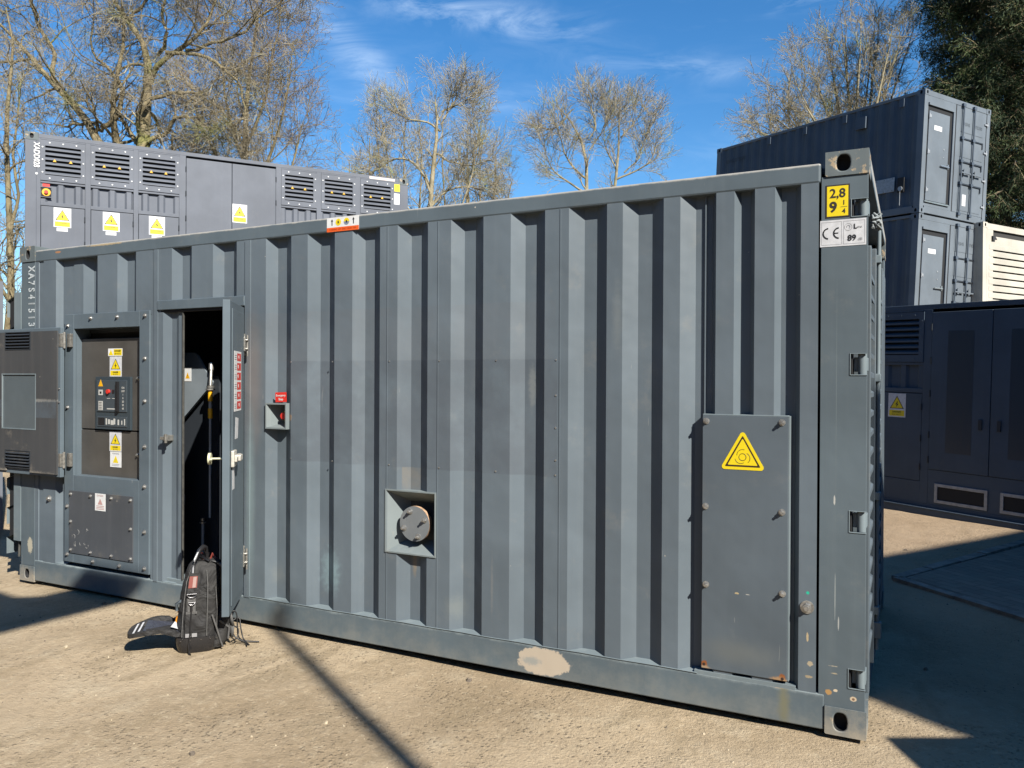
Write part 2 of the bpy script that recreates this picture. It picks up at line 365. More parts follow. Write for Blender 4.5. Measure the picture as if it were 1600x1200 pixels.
# ------------------------------------------------------------------ ground
def gh(x, y):
    h = noise.noise(Vector((x*.35, y*.35, 0)))*.020+noise.noise(Vector((x*1.3, y*1.3, 5)))*.008+noise.noise(Vector((x*5, y*5, 9)))*.003+noise.noise(Vector((x*14, y*14, 3)))*.0016
    r = max(0, math.hypot(x-4, y)-14)
    return -.026+h*(1 if r < 20 else 0)
def axis(a, b, step):
    v = list(np.arange(a, b+1e-6, step)); s = step; x = b
    while x < 420: s *= 1.28; x += s; v.append(x)
    s = step; x = a
    while x > -420: s *= 1.28; x -= s; v.insert(0, x)
    return v
gx = axis(-1.5, 9.5, .045); gy = axis(-3.6, 5.5, .045)
gv = [(x, y, gh(x, y)) for y in gy for x in gx]; nx = len(gx)
gf = [(j*nx+i, j*nx+i+1, (j+1)*nx+i+1, (j+1)*nx+i) for j in range(len(gy)-1) for i in range(nx-1)]
q = NT('compacted_sandy_ground')
n1 = q.noise(.55, 6, .6); n2 = q.noise(3.2, 7, .65, off=(4, 1, 0)); n3 = q.noise(24, 6, .7); n4 = q.noise(75, 4, .75)
tr = q.noise(1., 6, .62, stretch=(3.4, 1.1, 1), off=(2, 2, 0), dist=.5)
c = q.mix(q.ramp(n1, .36, .64), (.33, .255, .165), (.47, .375, .255))
c = q.mix(q.math('MULTIPLY', q.ramp(n2, .50, .72), .6), c, (.50, .42, .30))
c = q.mix(q.math('MULTIPLY', q.ramp(tr, .50, .64), .6), c, (.30, .235, .15))
c = q.mix(q.math('MULTIPLY', q.ramp(n3, .54, .70), .6), c, (.25, .195, .12)); c = q.mix(q.math('MULTIPLY', q.ramp(n3, .46, .34), .5), c, (.56, .47, .33))
c = q.mix(q.math('MULTIPLY', q.ramp(n4, .60, .74), .55), c, (.58, .50, .37))
c = q.mix(q.math('MULTIPLY', q.ramp(n4, .38, .27), .6), c, (.17, .13, .085))
gp = q.noise(1.7, 5, .6, off=(7, 3, 0)); vs = q.n('ShaderNodeTexVoronoi', {'Vector': q.tc, 'Scale': 34.}).outputs
spk = q.math('MULTIPLY', q.ramp(q.math('ADD', vs['Distance'], q.math('MULTIPLY', q.math('SUBTRACT', q.noise(150, 2), .5), .4)), .30, .16), q.ramp(gp, .42, .62))
c = q.mix(q.math('MULTIPLY', spk, .38), c, (.13, .105, .08))
# hairline cracks
vc = q.n('ShaderNodeTexVoronoi', {'Vector': q.n('ShaderNodeVectorMath', {0: q.tc, 1: q.n('ShaderNodeVectorMath', {0: q.n('ShaderNodeTexNoise', {'Vector': q.tc, 'Scale': 3.}).outputs['Color'], 1: (.5, .5, .5)}, operation='MULTIPLY').outputs[0]}, operation='ADD').outputs[0], 'Scale': .55}, feature='DISTANCE_TO_EDGE').outputs['Distance']
crk = q.math('MULTIPLY', q.ramp(vc, .0035, .001), q.ramp(q.noise(1.1, 3), .50, .6))
crk = q.math('MULTIPLY', crk, .15); c = q.mix(crk, c, (.2, .16, .11))
# older, darker surface at the far right, browned to tint the shade there
xs, ys, zs = q.sep()
old = q.ramp(q.math('ADD', q.math('ADD', q.math('MULTIPLY', xs, .9), q.math('MULTIPLY', ys, .8)), q.math('MULTIPLY', q.math('SUBTRACT', q.noise(1.6, 6, .65), .5), 2.2)), 6.3, 7.2)
c = q.mix(q.math('MULTIPLY', old, .6), c, q.mix(q.noise(6, 6, .7), (.24, .165, .105), (.38, .275, .18)))
far = q.ramp(q.n('ShaderNodeVectorMath', {0: q.tc}, operation='LENGTH').outputs['Value'], 18, 40)
c = q.mix(far, c, (.08, .085, .045))
q.set(q.b.inputs['Base Color'], c); q.b.inputs['Roughness'].default_value = .95; q.b.inputs['Specular IOR Level'].default_value = .2
hb = q.math('ADD', q.math('MULTIPLY', n3, .16), q.math('ADD', q.math('MULTIPLY', n4, .30), q.math('ADD', q.math('MULTIPLY', n2, .9), q.math('MULTIPLY', spk, .25))))
q.set(q.b.inputs['Normal'], q.bump(hb, 1.0, .035))
mb = MB(); mb.v = [Vector(v) for v in gv]; mb.f = gf; mb.m = [0]*len(gf); mb.s = [True]*len(gf)
tag(mb.build('ground', q.m), None, None, kind='structure')

# loose grit
rng = np.random.default_rng(3)
mb = MB(); cnt = 0
while cnt < 3200:
    x = rng.uniform(-1.5, 8.6); y = rng.uniform(-2.8, 5.0)
    if -.05 < x < 6.1 and -.02 < y < 2.5: continue
    dens = noise.noise(Vector((x*1.2, y*1.2, 4)))
    if dens < rng.uniform(-.5, .35): continue
    r = .0022+.0075*rng.random()**4; cnt += 1
    if rng.random() < .012: r = .014+.01*rng.random()
    a = rng.uniform(0, 6.28, 6); z = gh(x, y)
    vs_ = [(x+r*math.cos(i*1.047+a[0])*(.7+.3*math.sin(a[1]+i)), y+r*math.sin(i*1.047+a[0])*(.7+.3*math.cos(a[2]+i)), z-.001) for i in range(6)]
    vs_ += [(x+.6*r*math.cos(i*1.047+a[0]), y+.6*r*math.sin(i*1.047+a[0]), z+r*(.45+.3*math.sin(a[3]+i*2))) for i in range(6)]
    mb.add(vs_, [(i, (i+1) % 6, 6+(i+1) % 6, 6+i) for i in range(6)]+[tuple(range(6, 12))], int(rng.random() < .45))
tag(mb.build('gravel', [plain('pale_grit', (.45, .38, .27), .9, 0, .3, 30), plain('dark_grit', (.13, .105, .08), .9, 0, .3, 30)]), 'loose grit and small stones scattered over the sandy yard', 'gravel', kind='stuff')

# block paving in the yard behind the generator
q = NT('grey_block_paving')
br = q.n('ShaderNodeTexBrick', {'Vector': q.n('ShaderNodeMapping', {'Vector': q.tc, 'Rotation': (0, 0, .75)}).outputs[0], 'Color1': (.25, .185, .135, 1), 'Color2': (.17, .125, .09, 1), 'Mortar': (.05, .035, .02, 1), 'Scale': 4.6, 'Mortar Size': .012, 'Brick Width': .9, 'Row Height': .42})
c = q.mix(q.ramp(q.noise(5, 6, .7), .45, .7), br.outputs['Color'], (.20, .165, .12))
q.set(q.b.inputs['Base Color'], c); q.b.inputs['Roughness'].default_value = .85
q.set(q.b.inputs['Normal'], q.bump(br.outputs['Fac'], -.6, .02))
mb = MB(); pv = [(6.20, 3.34), (6.95, 2.56), (9.4, 5.0), (7.6, 6.0)]
mb.poly(pv, 0, mat=Matrix.Translation((0, 0, .003)))
tag(mb.build('paving', q.m), None, None, kind='structure')
mb = MB()
for a, b in (((6.13, 3.32), (6.97, 2.45)), ((6.13, 3.32), (7.5, 6.05)), ((6.97, 2.45), (9.5, 4.95))):
    a = Vector((*a, 0)); b = Vector((*b, 0)); n_ = (b-a).normalized().cross(Vector((0, 0, 1)))*.045
    L_ = (b-a).length; k_ = int(L_/.45)
    for i in range(k_):
        p0 = a+(b-a)*(i/k_+.006/L_); p1 = a+(b-a)*((i+1)/k_-.006/L_)
        v = [p0-n_, p0+n_, p1+n_, p1-n_]; zt = .006+.004*math.sin(i*2.3)
        mb.add([(p.x, p.y, -.05) for p in v]+[(p.x, p.y, zt) for p in v], [(4, 5, 6, 7), (0, 1, 5, 4), (1, 2, 6, 5), (2, 3, 7, 6), (3, 0, 4, 7)])
tag(mb.build('kerb', plain('kerb_concrete', (.24, .19, .15), .85, 0, .3, 8, .3)), None, None, kind='structure')

# ------------------------------------------------------------------ stickers
def danger_sticker(parent, mat, w=.235, h=.30, name='warning_sticker', words=('DANGER', 'ELECTRICITY'), label=None):
    """white plate, yellow triangle with a bolt, yellow caption bar; u,v from lower left"""
    mb = MB(); mb.poly([(0, 0), (w, 0), (w, h), (0, h)], .0012, 0, mat)
    cx = w/2; by = h*.36; tw = w*.40; th = h*.54
    m1 = mat @ Matrix.Translation((0, 0, .0014)); m2 = mat @ Matrix.Translation((0, 0, .0018)); m3 = mat @ Matrix.Translation((0, 0, .0022))
    mb.poly([(cx-tw, by), (cx+tw, by), (cx, by+th)], 0, 2, m1)
    k = .84
    gy_ = by+th*.333
    T = lambda s_: [(cx-tw*s_, gy_+(by-gy_)*s_), (cx+tw*s_, gy_+(by-gy_)*s_), (cx, gy_+(by+th-gy_)*s_)]
    mb.poly(T(k), 0, 1, m2)
    b = w*.10
    mb.poly([(cx+b*.6, gy_+b*2.0), (cx-b*.9, gy_-b*.2), (cx-b*.05, gy_-b*.05), (cx-b*.5, gy_-b*1.7), (cx+b*1.0, gy_+b*.35), (cx+b*.15, gy_+b*.2)], 0, 2, m3)
    mb.poly([(w*.07, h*.05), (w*.93, h*.05), (w*.93, h*.29), (w*.07, h*.29)], 0, 1, m1)
    mb.text(words[0], h*.10, cx, h*.215, m2, 2, bold=.0004); mb.text(words[1], h*.075, cx, h*.11, m2, 2)
    return mb.build(name, [M['grime'], M['yellow'], M['ink']], parent, label=label)

# ------------------------------------------------------------------ container pieces
def frame(root, L, Wd, H, paint_m, cast_m, front_skip=False):
    """castings, posts, rails, roof, walls of a plain box container (far ends included)"""
    for x in (0, L):
        for y in (0, Wd):
            for z in (0, H):
                mb = MB(); x0, x1 = (0, .178) if x == 0 else (L-.178, L); y0, y1 = (0, .162) if y == 0 else (Wd-.162, Wd)
                z0, z1 = (0, .118) if z == 0 else (H-.118, H)
                fy = y0; 
                # outward side face with oval hole
                if y == 0: mat = front(x0, y0, z0)
                else: mat = Matrix.Translation((x1, y1, z0)) @ Matrix(((-1, 0, 0, 0), (0, 0, 1, 0), (0, 1, 0, 0), (0, 0, 0, 1)))
                mb.holeplate(0, .178, 0, .118, .089, .059, .026, .038, .03, mat)
                if x == 0: mat = Matrix.Translation((x0, y1, z0)) @ Matrix(((0, 0, -1, 0), (-1, 0, 0, 0), (0, 1, 0, 0), (0, 0, 0, 1)))
                else: mat = Matrix.Translation((x1, y0, z0)) @ Matrix(((0, 0, 1, 0), (1, 0, 0, 0), (0, 1, 0, 0), (0, 0, 0, 1)))
                mb.holeplate(0, .162, 0, .118, .081, .059, .026, .038, .03, mat)
                yi = y1 if y == 0 else y0; xi = x1 if x == 0 else x0
                mb.quad((x0, y0, z0), (x1, y0, z0), (x1, y1, z0), (x0, y1, z0)); mb.quad((x0, y0, z1), (x1, y0, z1), (x1, y1, z1), (x0, y1, z1))
                mb.quad((x0, yi, z0), (x1, yi, z0), (x1, yi, z1), (x0, yi, z1)); mb.quad((xi, y0, z0), (xi, y1, z0), (xi, y1, z1), (xi, y0, z1))
                mb.build('corner_casting', [cast_m, M['dark']], root)
            MB().box(*( (.004, .15) if x == 0 else (L-.15, L-.004)), *((.004, .13) if y == 0 else (Wd-.13, Wd-.004)), .118, H-.118).build('corner_post', paint_m, root, .004)
    for y0, y1 in ((.006, .066), (Wd-.066, Wd-.006)):
        for z0, z1 in ((.015, .16), (H-.075, H-.015)): MB().box(.178, L-.178, y0, y1, z0, z1).build('side_rail', paint_m, root, .004)
    for x0, x1 in ((.006, .066), (L-.066, L-.006)):
        for z0, z1 in ((.015, .16), (H-.118, H-.012)): MB().box(x0, x1, .162, Wd-.162, z0, z1).build('end_rail', paint_m, root, .004)
    mb = MB(); mb.box(.07, L-.07, .07, Wd-.07, H-.05, H-.02); mb.build('roof', paint_m, root)
    MB().box(.07, L-.07, .07, Wd-.07, .10, .15).build('floor', M['innerpaint'], root)

# ================================================================== MAIN CONTAINER
L0, W0, H0 = 6.058, 2.438, 2.604
G = thing('generator_container', 'big grey corrugated container in the foreground with its narrow side door standing open', 'container')
# castings
def casting(x0, x1, y0, y1, z0, z1, hz, hr, mat_, right=None, hx=None):
    mb = MB(); mb.holeplate(0, x1-x0, 0, z1-z0, (hx if hx is not None else (x1-x0)/2), hz, hr[0], hr[1], .045, front(x0, y0, z0))
    mb.quad((x0, y1, z0), (x1, y1, z0), (x1, y1, z1), (x0, y1, z1))
    mb.quad((x0, y0, z0), (x1, y0, z0), (x1, y1, z0), (x0, y1, z0)); mb.quad((x0, y0, z1), (x1, y0, z1), (x1, y1, z1), (x0, y1, z1))
    if right: mb.holeplate(0, y1-y0, 0, z1-z0, (y1-y0)/2, hz, .026, hr[1], .045, Matrix.Translation((x1, y0, z0)) @ Matrix(((0, 0, 1, 0), (1, 0, 0, 0), (0, 1, 0, 0), (0, 0, 0, 1))))
    else: mb.quad((x1, y0, z0), (x1, y1, z0), (x1, y1, z1), (x1, y0, z1))
    mb.quad((x0, y0, z0), (x0, y1, z0), (x0, y1, z1), (x0, y0, z1))
    me = mb.build('corner_casting', [mat_, M['dark']], G)
    # weld + bevel for soft cast corners
    w = me.modifiers.new('weld', 'WELD'); w.merge_threshold = .0005
    b = me.modifiers.new('bevel', 'BEVEL'); b.width = .007; b.segments = 3; b.limit_method = 'ANGLE'; b.angle_limit = R_(60)
    return me
casting(5.878, 6.058, -.006, .162, 2.497, 2.606, .056, (.028, .036), M['casting'], True, hx=.075)
casting(.0, .180, -.006, .162, 2.480, 2.600, .055, (.024, .034), M['casting'])
casting(5.890, 6.062, -.008, .162, 0, .124, .062, (.028, .040), M['lowcasting'], True, hx=.065)
casting(0, .178, -.006, .162, 0, .118, .058, (.026, .034), M['lowcasting'])
casting(5.878, 6.058, W0-.162, W0, 2.44, 2.600, .085, (.026, .036), M['casting'], True)
casting(5.878, 6.062, W0-.162, W0, 0, .124, .062, (.028, .036), M['lowcasting'], True)
casting(0, .178, W0-.162, W0, 2.44, 2.6, .085, (.026, .036), M['casting'])
casting(0, .178, W0-.162, W0, 0, .118, .058, (.026, .034), M['lowcasting'])
# corner posts
mb = MB(); zs_ = [.22, .302, .913, 1.004, 1.611, 1.702, 2.312, 2.386]
out_ = [(5.862, .124), (6.055, .124)]
for i in range(0, 8, 2): out_ += [(6.055, zs_[i]), (5.988, zs_[i]), (5.988, zs_[i+1]), (6.055, zs_[i+1])]
out_ += [(6.055, 2.497), (5.862, 2.497)]
mb.poly(out_, .012, 0, front(0, .012, 0))
mb.box(5.862, 5.874, .0125, .13, .124, 2.497); mb.box(5.874, 5.995, .118, .13, .124, 2.497)
mb.box(5.983, 5.995, .0125, .118, .124, 2.497, 1)
for a, b in ((.22, .302), (.913, 1.004), (1.611, 1.702), (2.312, 2.386)):    # lips round the hinge cut-outs
    mb.box(5.984, 5.988, -.003, .012, a-.004, b+.004, 2); mb.box(5.988, 6.056, -.003, .012, a-.005, a, 2); mb.box(5.988, 6.056, -.002, .012, b, b+.003, 2)
mb.build('corner_post', [M['post'], M['dark'], M['trim']], G, .0035)
mb = MB(); mb.box(.004, .178, .0, .012, .118, 2.480); mb.box(.004, .016, .0125, .13, .118, 2.480); mb.box(.166, .178, .0125, .13, .118, 2.480)
mb.build('corner_post', M['post'], G, .005)
for x0, x1 in ((.004, .15), (5.91, 6.054)): MB().box(x0, x1, W0-.13, W0-.004, .124, 2.44).build('corner_post', M['post'], G, .005)
# hinge pins seen through the cut-outs
for z in (.262, .96, 1.656, 2.35):
    mb = MB(); mb.cyl((6.035, .03, z-.10), (6.035, .03, z+.10), .019, 14, 0); mb.box(5.999, 6.03, .035, .10, z-.032, z+.032, 0)
    mb.box(6.035, 6.057, .03, .10, z-.03, z+.03, 0); mb.build('hinge_pin', M['trim'], G, .003)
# rails
MB().box(.181, 5.860, -.003, .075, 2.473, 2.563).build('top_rail', M['rail'], G, .010)
mb = MB(); mb.box(.179, 5.888, -.002, .012, .012, .172); mb.box(.179, 5.888, .0125, .09, .160, .172); mb.box(.179, 5.888, .0125, .09, .012, .024)
# little weld ledges at the foot of each inner corrugation
mb.build('bottom_rail', M['brail'], G, .007)
MB().box(.18, 5.88, W0-.07, W0-.003, 2.44, 2.55).build('top_rail', M['rail'], G, .006)
MB().box(.18, 5.88, W0-.07, W0-.003, .022, .188).build('bottom_rail', M['brail'], G, .006)
mb = MB(); prof = regular(.08, 5.97, .209, .02, .07, .03)
mb.box(.16, 5.88, .075, W0-.07, 2.53, 2.560)
mb.build('roof', M['rail'], G)
MB().box(.10, 5.86, .06, W0-.07, .12, .17).build('floor', M['innerpaint'], G)
mb = MB(); corr(mb, [(x, W0-.04+d) for x, d in regular(.15, 5.91)][:], .18, 2.44)
mb.box(.02, .04, .13, W0-.13, .12, 2.5); mb.build('back_wall', M['wall'], G)
MB().box(.10, 5.86, W0-.12, W0-.1, .12, 2.5).build('lining', M['innerpaint'], G)
# ---- side wall
wall = MB(); DP = .042
WZ0, WZ1 = .165, 2.476
corr(wall, [(.178, 0.002), (.219, .002), (.222, .008), (.279, .008), (.282, .0), (.43, 0), (.467, .036), (.549, .036)], WZ0, WZ1)
corr(wall, [(.549, .036), (.596, .036), (.598, .030), (.707, .030), (.78, .066), (.852, .066), (.909, 0), (1.126, 0), (1.188, .036), (1.263, .036), (1.323, 0), (1.494, 0)], 2.03, WZ1)
corr(wall, [(1.478, .002), (1.513, .002)], WZ0, WZ1); wall.box(1.513, 1.552, -.006, .05, WZ0, WZ1)
corr(wall, [(1.552, 0), (1.685, 0), (1.749, .036), (1.818, .036), (1.877, 0), (2.075, 0), (2.142, .036), (2.229, .036), (2.29, 0), (2.368, 0)], 2.119, WZ1)
corr(wall, [(1.552, 0), (1.600, 0), (1.655, .03), (1.70, .03), (1.735, .018), (1.778, .018)], WZ0, 2.053)
wall.box(2.368, 2.415, -.006, .05, WZ0, WZ1)                                   # hinge stile
pr = [(2.415, .0)]
for a in [(2.543, 2.607, 2.68, 2.754), (2.886, 2.955, 3.027, 3.098), (3.232, 3.297, 3.369, 3.434), (3.559, 3.629, 3.697, 3.767), (3.92, 3.985, 4.056, 4.127), (4.295, 4.364, 4.432, 4.498),
          (4.634, 4.706, 4.775, 4.843), (4.927, 4.996, 5.068, 5.137), (5.22, 5.287, 5.368, 5.393), (5.478, 5.502, 5.547, 5.572), (5.662, 5.686, 5.750, 5.776)]:
    pr += [(a[0], 0), (a[1], DP), (a[2], DP), (a[3], 0)]
pr += [(5.852, 0)]
def corr_holes(mb, prof, z0, z1, holes):
    def dep(x):
        for (a, da), (b, db) in zip(prof, prof[1:]):
            if a <= x <= b: return da+(db-da)*(x-a)/max(b-a, 1e-9)
    xs_ = sorted(set([p[0] for p in prof]+[h for H_ in holes for h in H_[:2]]))
    for a, b in zip(xs_, xs_[1:]):
        cuts = [H_ for H_ in holes if H_[0] <= (a+b)/2 <= H_[1]]; zz = [z0]
        for H_ in cuts: zz += [H_[2], H_[3]]
        zz.append(z1)
        for i in range(0, len(zz), 2): mb.quad((a, dep(a), zz[i]), (b, dep(b), zz[i]), (b, dep(b), zz[i+1]), (a, dep(a), zz[i+1]))
corr_holes(wall, pr, WZ0, WZ1, [(3.482, 3.828, .572, .938), (2.560, 2.728, 1.266, 1.424)])
for x in (3.489, 3.837, 4.587):                                                # weld seams
    wall.box(x-.003, x+.003, -.0025, .001, WZ0, WZ1)
wall.box(5.334, 5.340, .030, .037, 1.42, WZ1)
for i in range(1, len(pr)-4, 4):
    a, b_, c_, d_ = pr[i][0], pr[i+1][0], pr[i+2][0], pr[i+3][0]
    wall.add([(a, -.001, .173), (d_, -.001, .173), (c_, DP-.001, .184), (b_, DP-.001, .184)], [(0, 1, 2, 3)], 1)
for (a, b_, c_, d_) in ((.43, .467, .549, .549), (1.600, 1.655, 1.70, 1.735)):
    wall.add([(a, -.001, .173), (d_, -.001, .173), (c_, .035, .184), (b_, .035, .184)], [(0, 1, 2, 3)], 1)
wall.tube([(2.415+i*.1, -.003, .1735+.0012*math.sin(i*1.7)) for i in range(30)], .0032, 5, 1)
wall.build('side_wall', [M['wall'], M['trim']], G)
# rivets round the removed sign
mb = MB()
for x in (2.757, 3.085, 3.434+.07, 3.837+.01, 4.21, 4.565):
    for z in (1.686, 1.082): mb.mark().cyl((x, .001, z), (x, -.003, z), .0045, 8)
for z in (1.50, 1.33, 1.16): mb.mark().cyl((4.565, .001, z), (4.565, -.003, z), .005, 8)
mb.build('rivet', M['bolt'], G)
# ---- door opening
mb = MB(); mb.box(1.552, 2.368, -.012, .04, 2.053, 2.119); mb.box(1.575, 2.366, -.0, .03, 2.035, 2.0525, 1); mb.build('door_lintel', [M['panel'], M['dark']], G, .004)
mb = MB(); mb.box(1.779, 1.789, .006, .022, .20, 2.04); mb.build('door_seal', M['rubber'], G, .004)
mb = MB(); mb.box(1.556, 2.366, .0135, .16, .165, .20); mb.build('door_sill', M['trim'], G, .003)
# latch catch on the left jamb
mb = MB(); mb.box(1.628, 1.672, -.02, .03, 1.15, 1.19); mb.cyl((1.65, -.045, 1.17), (1.65, .03, 1.17), .012, 10); mb.box(1.632, 1.70, -.05, -.035, 1.158, 1.182); mb.cyl((1.69, -.05, 1.20), (1.69, -.05, 1.14), .010, 8)
mb.build('latch_catch', M['zinc'], G, .002)
# the leaf, hinged at (2.362, -.012) and swung 127 degrees open
leaf = bpy.data.objects.new('side_door', None); COL.objects.link(leaf); leaf.parent = G
ang = math.atan2(-.799, .602)
leaf.location = (2.362, -.02, 0); leaf.rotation_euler = (0, 0, ang)
# rebuild as a single mesh object carrying its sub-parts
bpy.data.objects.remove(leaf)
mb = MB(); DW = .575
# local: x = from hinge to free edge, y>0 = outer face (faces right of the picture)
mb.box(.050, DW, -.022, .020, .205, 2.035, 0)
mb.box(.085, DW-.055, .020, .026, .25, 1.99, 0)
door = mb.build('side_door', M['panel'], G, .004)
door.location = (2.362, -.022, 0); door.rotation_euler = (0, 0, ang); door['label'] = 'grey steel side door standing open'
for z in (1.80, .43):
    mb = MB(); mb.cyl((.0, .012, z-.07), (.0, .012, z+.07), .011, 10); mb.box(.005, .11, .026, .033, z-.045, z+.045); mb.box(-.03, .0, .016, .024, z-.045, z+.045)
    for dz in (-.028, .028): mb.cyl((.055, .033, z+dz), (.055, .045, z+dz), .008, 8)
    mb.cyl((.045, .04, z-.075), (.045, .04, z+.06), .006, 8)
    mb.build('hinge', M['zinc'], door, .002)
mb = MB(); z = 1.115
mb.box(DW-.13, DW-.03, .022, .040, z-.05, z+.045); mb.box(DW-.16, DW-.04, .040, .062, z-.02, z+.02); mb.cyl((DW-.07, .04, z), (DW-.07, .075, z), .018, 12); mb.box(DW-.10, DW-.02, .062, .078, z-.012, z+.022)
mb.build('lock_handle', plain('dull_white_metal', (.60, .58, .52), .45, .3, .15, 40), door, .004)
mb = MB(); mb.box(DW-.02, DW+.012, -.09, -.075, z-.004, z+.004); mb.cyl((DW-.05, -.022, z), (DW-.05, -.10, z), .006, 8); mb.cyl((DW-.05, -.09, z), (DW-.05, -.105, z), .034, 16)
mb.build('inner_handle', plain('pale_inner_handle', (.6, .6, .42), .45), door, .003)
# red and white sign on the outer face  (mat: u towards hinge)
dm = lambda x, y, zz: Matrix.Translation((x, y, zz)) @ Matrix(((-1, 0, 0, 0), (0, 0, 1, 0), (0, 1, 0, 0), (0, 0, 0, 1)))
mb = MB(); m0 = dm(.47, .0265, 1.385); mb.poly([(0, 0), (.26, 0), (.26, .36), (0, .36)], .001, 0, m0)
m1_ = dm(.47, .028, 1.385)
for i in range(6):
    mb.poly([(.10, .012+i*.058), (.245, .012+i*.058), (.245, .058+i*.058), (.10, .058+i*.058)], 0, 1, m1_)
    mb.cyl((.155+.02*math.cos(i), .035+i*.058, .0005), (.155+.02*math.cos(i), .035+i*.058, .001), .012, 10, 0, mat=m1_)
    for k_ in range(3): mb.poly([(.012, .018+i*.058+k_*.012), (.085, .018+i*.058+k_*.012), (.085, .022+i*.058+k_*.012), (.012, .022+i*.058+k_*.012)], 0, 2, m1_)
mb.build('safety_notice', [M['white'], M['red'], M['faint']], door)
mb = MB(); m0 = dm(.43, .0265, 1.22); mb.poly([(0, 0), (.1, 0), (.12, .12), (.02, .13)], .0008, 0, m0); mb.build('worn_sticker', [M['grime']], door); mb = MB(); mb.poly([(0, 0), (.07, 0), (.07, .13), (0, .13)], .0008, 0, dm(.52, .0265, .93)); mb.build('worn_sticker', [M['grime']], door)
# ---- inside the doorway
mb = MB()
pm = front(0, .28, 0)
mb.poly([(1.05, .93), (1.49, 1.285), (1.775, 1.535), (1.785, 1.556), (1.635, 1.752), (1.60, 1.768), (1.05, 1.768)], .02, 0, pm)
mb.build('bulkhead_lit_patch', plain('bulkhead_lit_grey', (.20, .235, .265), .5, 0, .08, 6), G)  # outline cut to the sunlit patch, the leaf's shadow edge included
MB().box(1.05, 1.80, .31, .33, .20, 1.60).build('bulkhead_shade', M['innerpaint'], G)  # dark sheet standing in for the shaded part of the bulkhead
mb = MB(); m0 = front(1.508, .258, 1.560); mb.poly([(0, 0), (.075, 0), (.075, .095), (0, .095)], .001, 0, m0)
mb.poly([(.015, .02), (.06, .02), (.0375, .065)], 0, 1, front(1.508, .2565, 1.560)); mb.text('!', .03, .0375, .037, front(1.508, .256, 1.560), 2)
mb.build('small_warning_sticker', [M['white'], M['amber'], M['ink']], G)
mb = MB(); mb.box(1.45, 1.52, .2585, .26, .66, .74, 0); mb.poly([(.015, .015), (.055, .015), (.035, .055)], 0, 1, front(1.45, .257, .665)); mb.build('small_warning_sticker', [M['grime'], M['amber']], G)
mb = MB(); mb.cyl((1.815, .22, .60), (1.815, .22, 1.30), .009, 12, 0); mb.cyl((1.815, .22, 1.30), (1.815, .22, 1.37), .0155, 12, 1); mb.cyl((1.815, .22, 1.37), (1.815, .22, 1.42), .012, 12, 0)
mb.cyl((1.815, .22, 1.42), (1.815, .22, 1.50), .016, 12, 1); mb.cyl((1.815, .22, 1.50), (1.815, .22, 1.51), .032, 14, 2); mb.cyl((1.815, .22, 1.515), (1.815, .22, 1.53), .026, 6, 2); mb.cyl((1.815, .22, 1.53), (1.80, .24, 1.64), .012, 10, 2); mb.cyl((1.80, .24, 1.64), (1.79, .25, 1.69), .017, 10, 2)
mb.build('standpipe', [plain('pipe_grey', (.30, .33, .35), .4), M['amber'], M['zinc']], G)
mb = MB(); mb.cyl((1.745, .22, .20), (1.745, .22, .555), .010, 12, 0); mb.cyl((1.745, .22, .555), (1.745, .22, .565), .022, 12, 1); mb.cyl((1.745, .22, .57), (1.745, .22, .59), .015, 12, 1); mb.build('drain_pipe', [plain('pipe_grey', (.30, .33, .35), .4), M['zinc']], G)
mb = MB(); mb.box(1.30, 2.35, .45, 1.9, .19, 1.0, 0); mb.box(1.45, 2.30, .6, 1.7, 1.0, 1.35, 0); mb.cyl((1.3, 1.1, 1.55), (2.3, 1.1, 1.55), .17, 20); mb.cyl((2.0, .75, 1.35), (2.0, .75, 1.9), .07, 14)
for i in range(6): mb.cyl((1.5+i*.14, .62, 1.35), (1.5+i*.14, .62, 1.46), .04, 10)
mb.build('engine', M['innerpaint'], G, .01)
mb = MB(); mb.box(1.81, 1.90, .40, .41, 1.66, 1.69, 0); mb.box(1.82, 1.90, .40, .41, 1.52, 1.64, 0); mb.box(1.83, 1.90, .40, .41, 1.44, 1.48, 0); 
for i in range(4): mb.box(1.825, 1.895, .3985, .40, 1.535+i*.025, 1.545+i*.025, 1)
mb.build('rating_plate', [plain('dull_plate', (.12, .12, .12), .6), M['ink']], G)
MB().box(2.42, 2.44, .06, 2.3, .17, 2.5).build('partition', M['innerpaint'], G)
MB().box(1.40, 1.425, .30, 2.3, .17, 2.5).build('partition', M['innerpaint'], G)

# ---- breaker cabinet (left bay)
mb = MB()
def rim(mb, x0, x1, z0, z1, w, y0, y1, mi=0):
    mb.box(x0, x0+w[0], y0, y1, z0, z1, mi); mb.box(x1-w[1], x1, y0, y1, z0, z1, mi); mb.box(x0+w[0], x1-w[1], y0, y1, z0, z0+w[2], mi); mb.box(x0+w[0], x1-w[1], y0, y1, z1-w[3], z1, mi)
mb.box(.549, .655, -.010, .012, .205, 2.055); mb.box(1.372, 1.476, -.010, .012, .205, 2.055); mb.box(.655, 1.372, -.010, .012, 1.945, 2.055); mb.box(.655, 1.372, -.010, .012, .205, .858)
mb.build('cabinet_frame', M['panel'], G, .003)
mb = MB(); rim(mb, .645, 1.382, .848, 1.955, (.010, .010, .010, .010), .012, .13, 0); rim(mb, .600, 1.372, .80, 1.97, (.03, .03, .05, .05), .12, .14, 1)
mb.build('cabinet_lining', [M['panel'], M['innerpaint']], G)
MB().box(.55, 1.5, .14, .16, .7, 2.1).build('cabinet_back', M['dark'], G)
mb = MB(); mb.box(.585, 1.36, .100, .112, 1.203, 1.872); mb.build('cabinet_panel', M['steelpanel'], G, .002)
mb = MB(); mb.box(.585, 1.36, .100, .112, .838, 1.193); mb.build('cabinet_panel', M['steelpanel'], G, .002)
mb = MB()
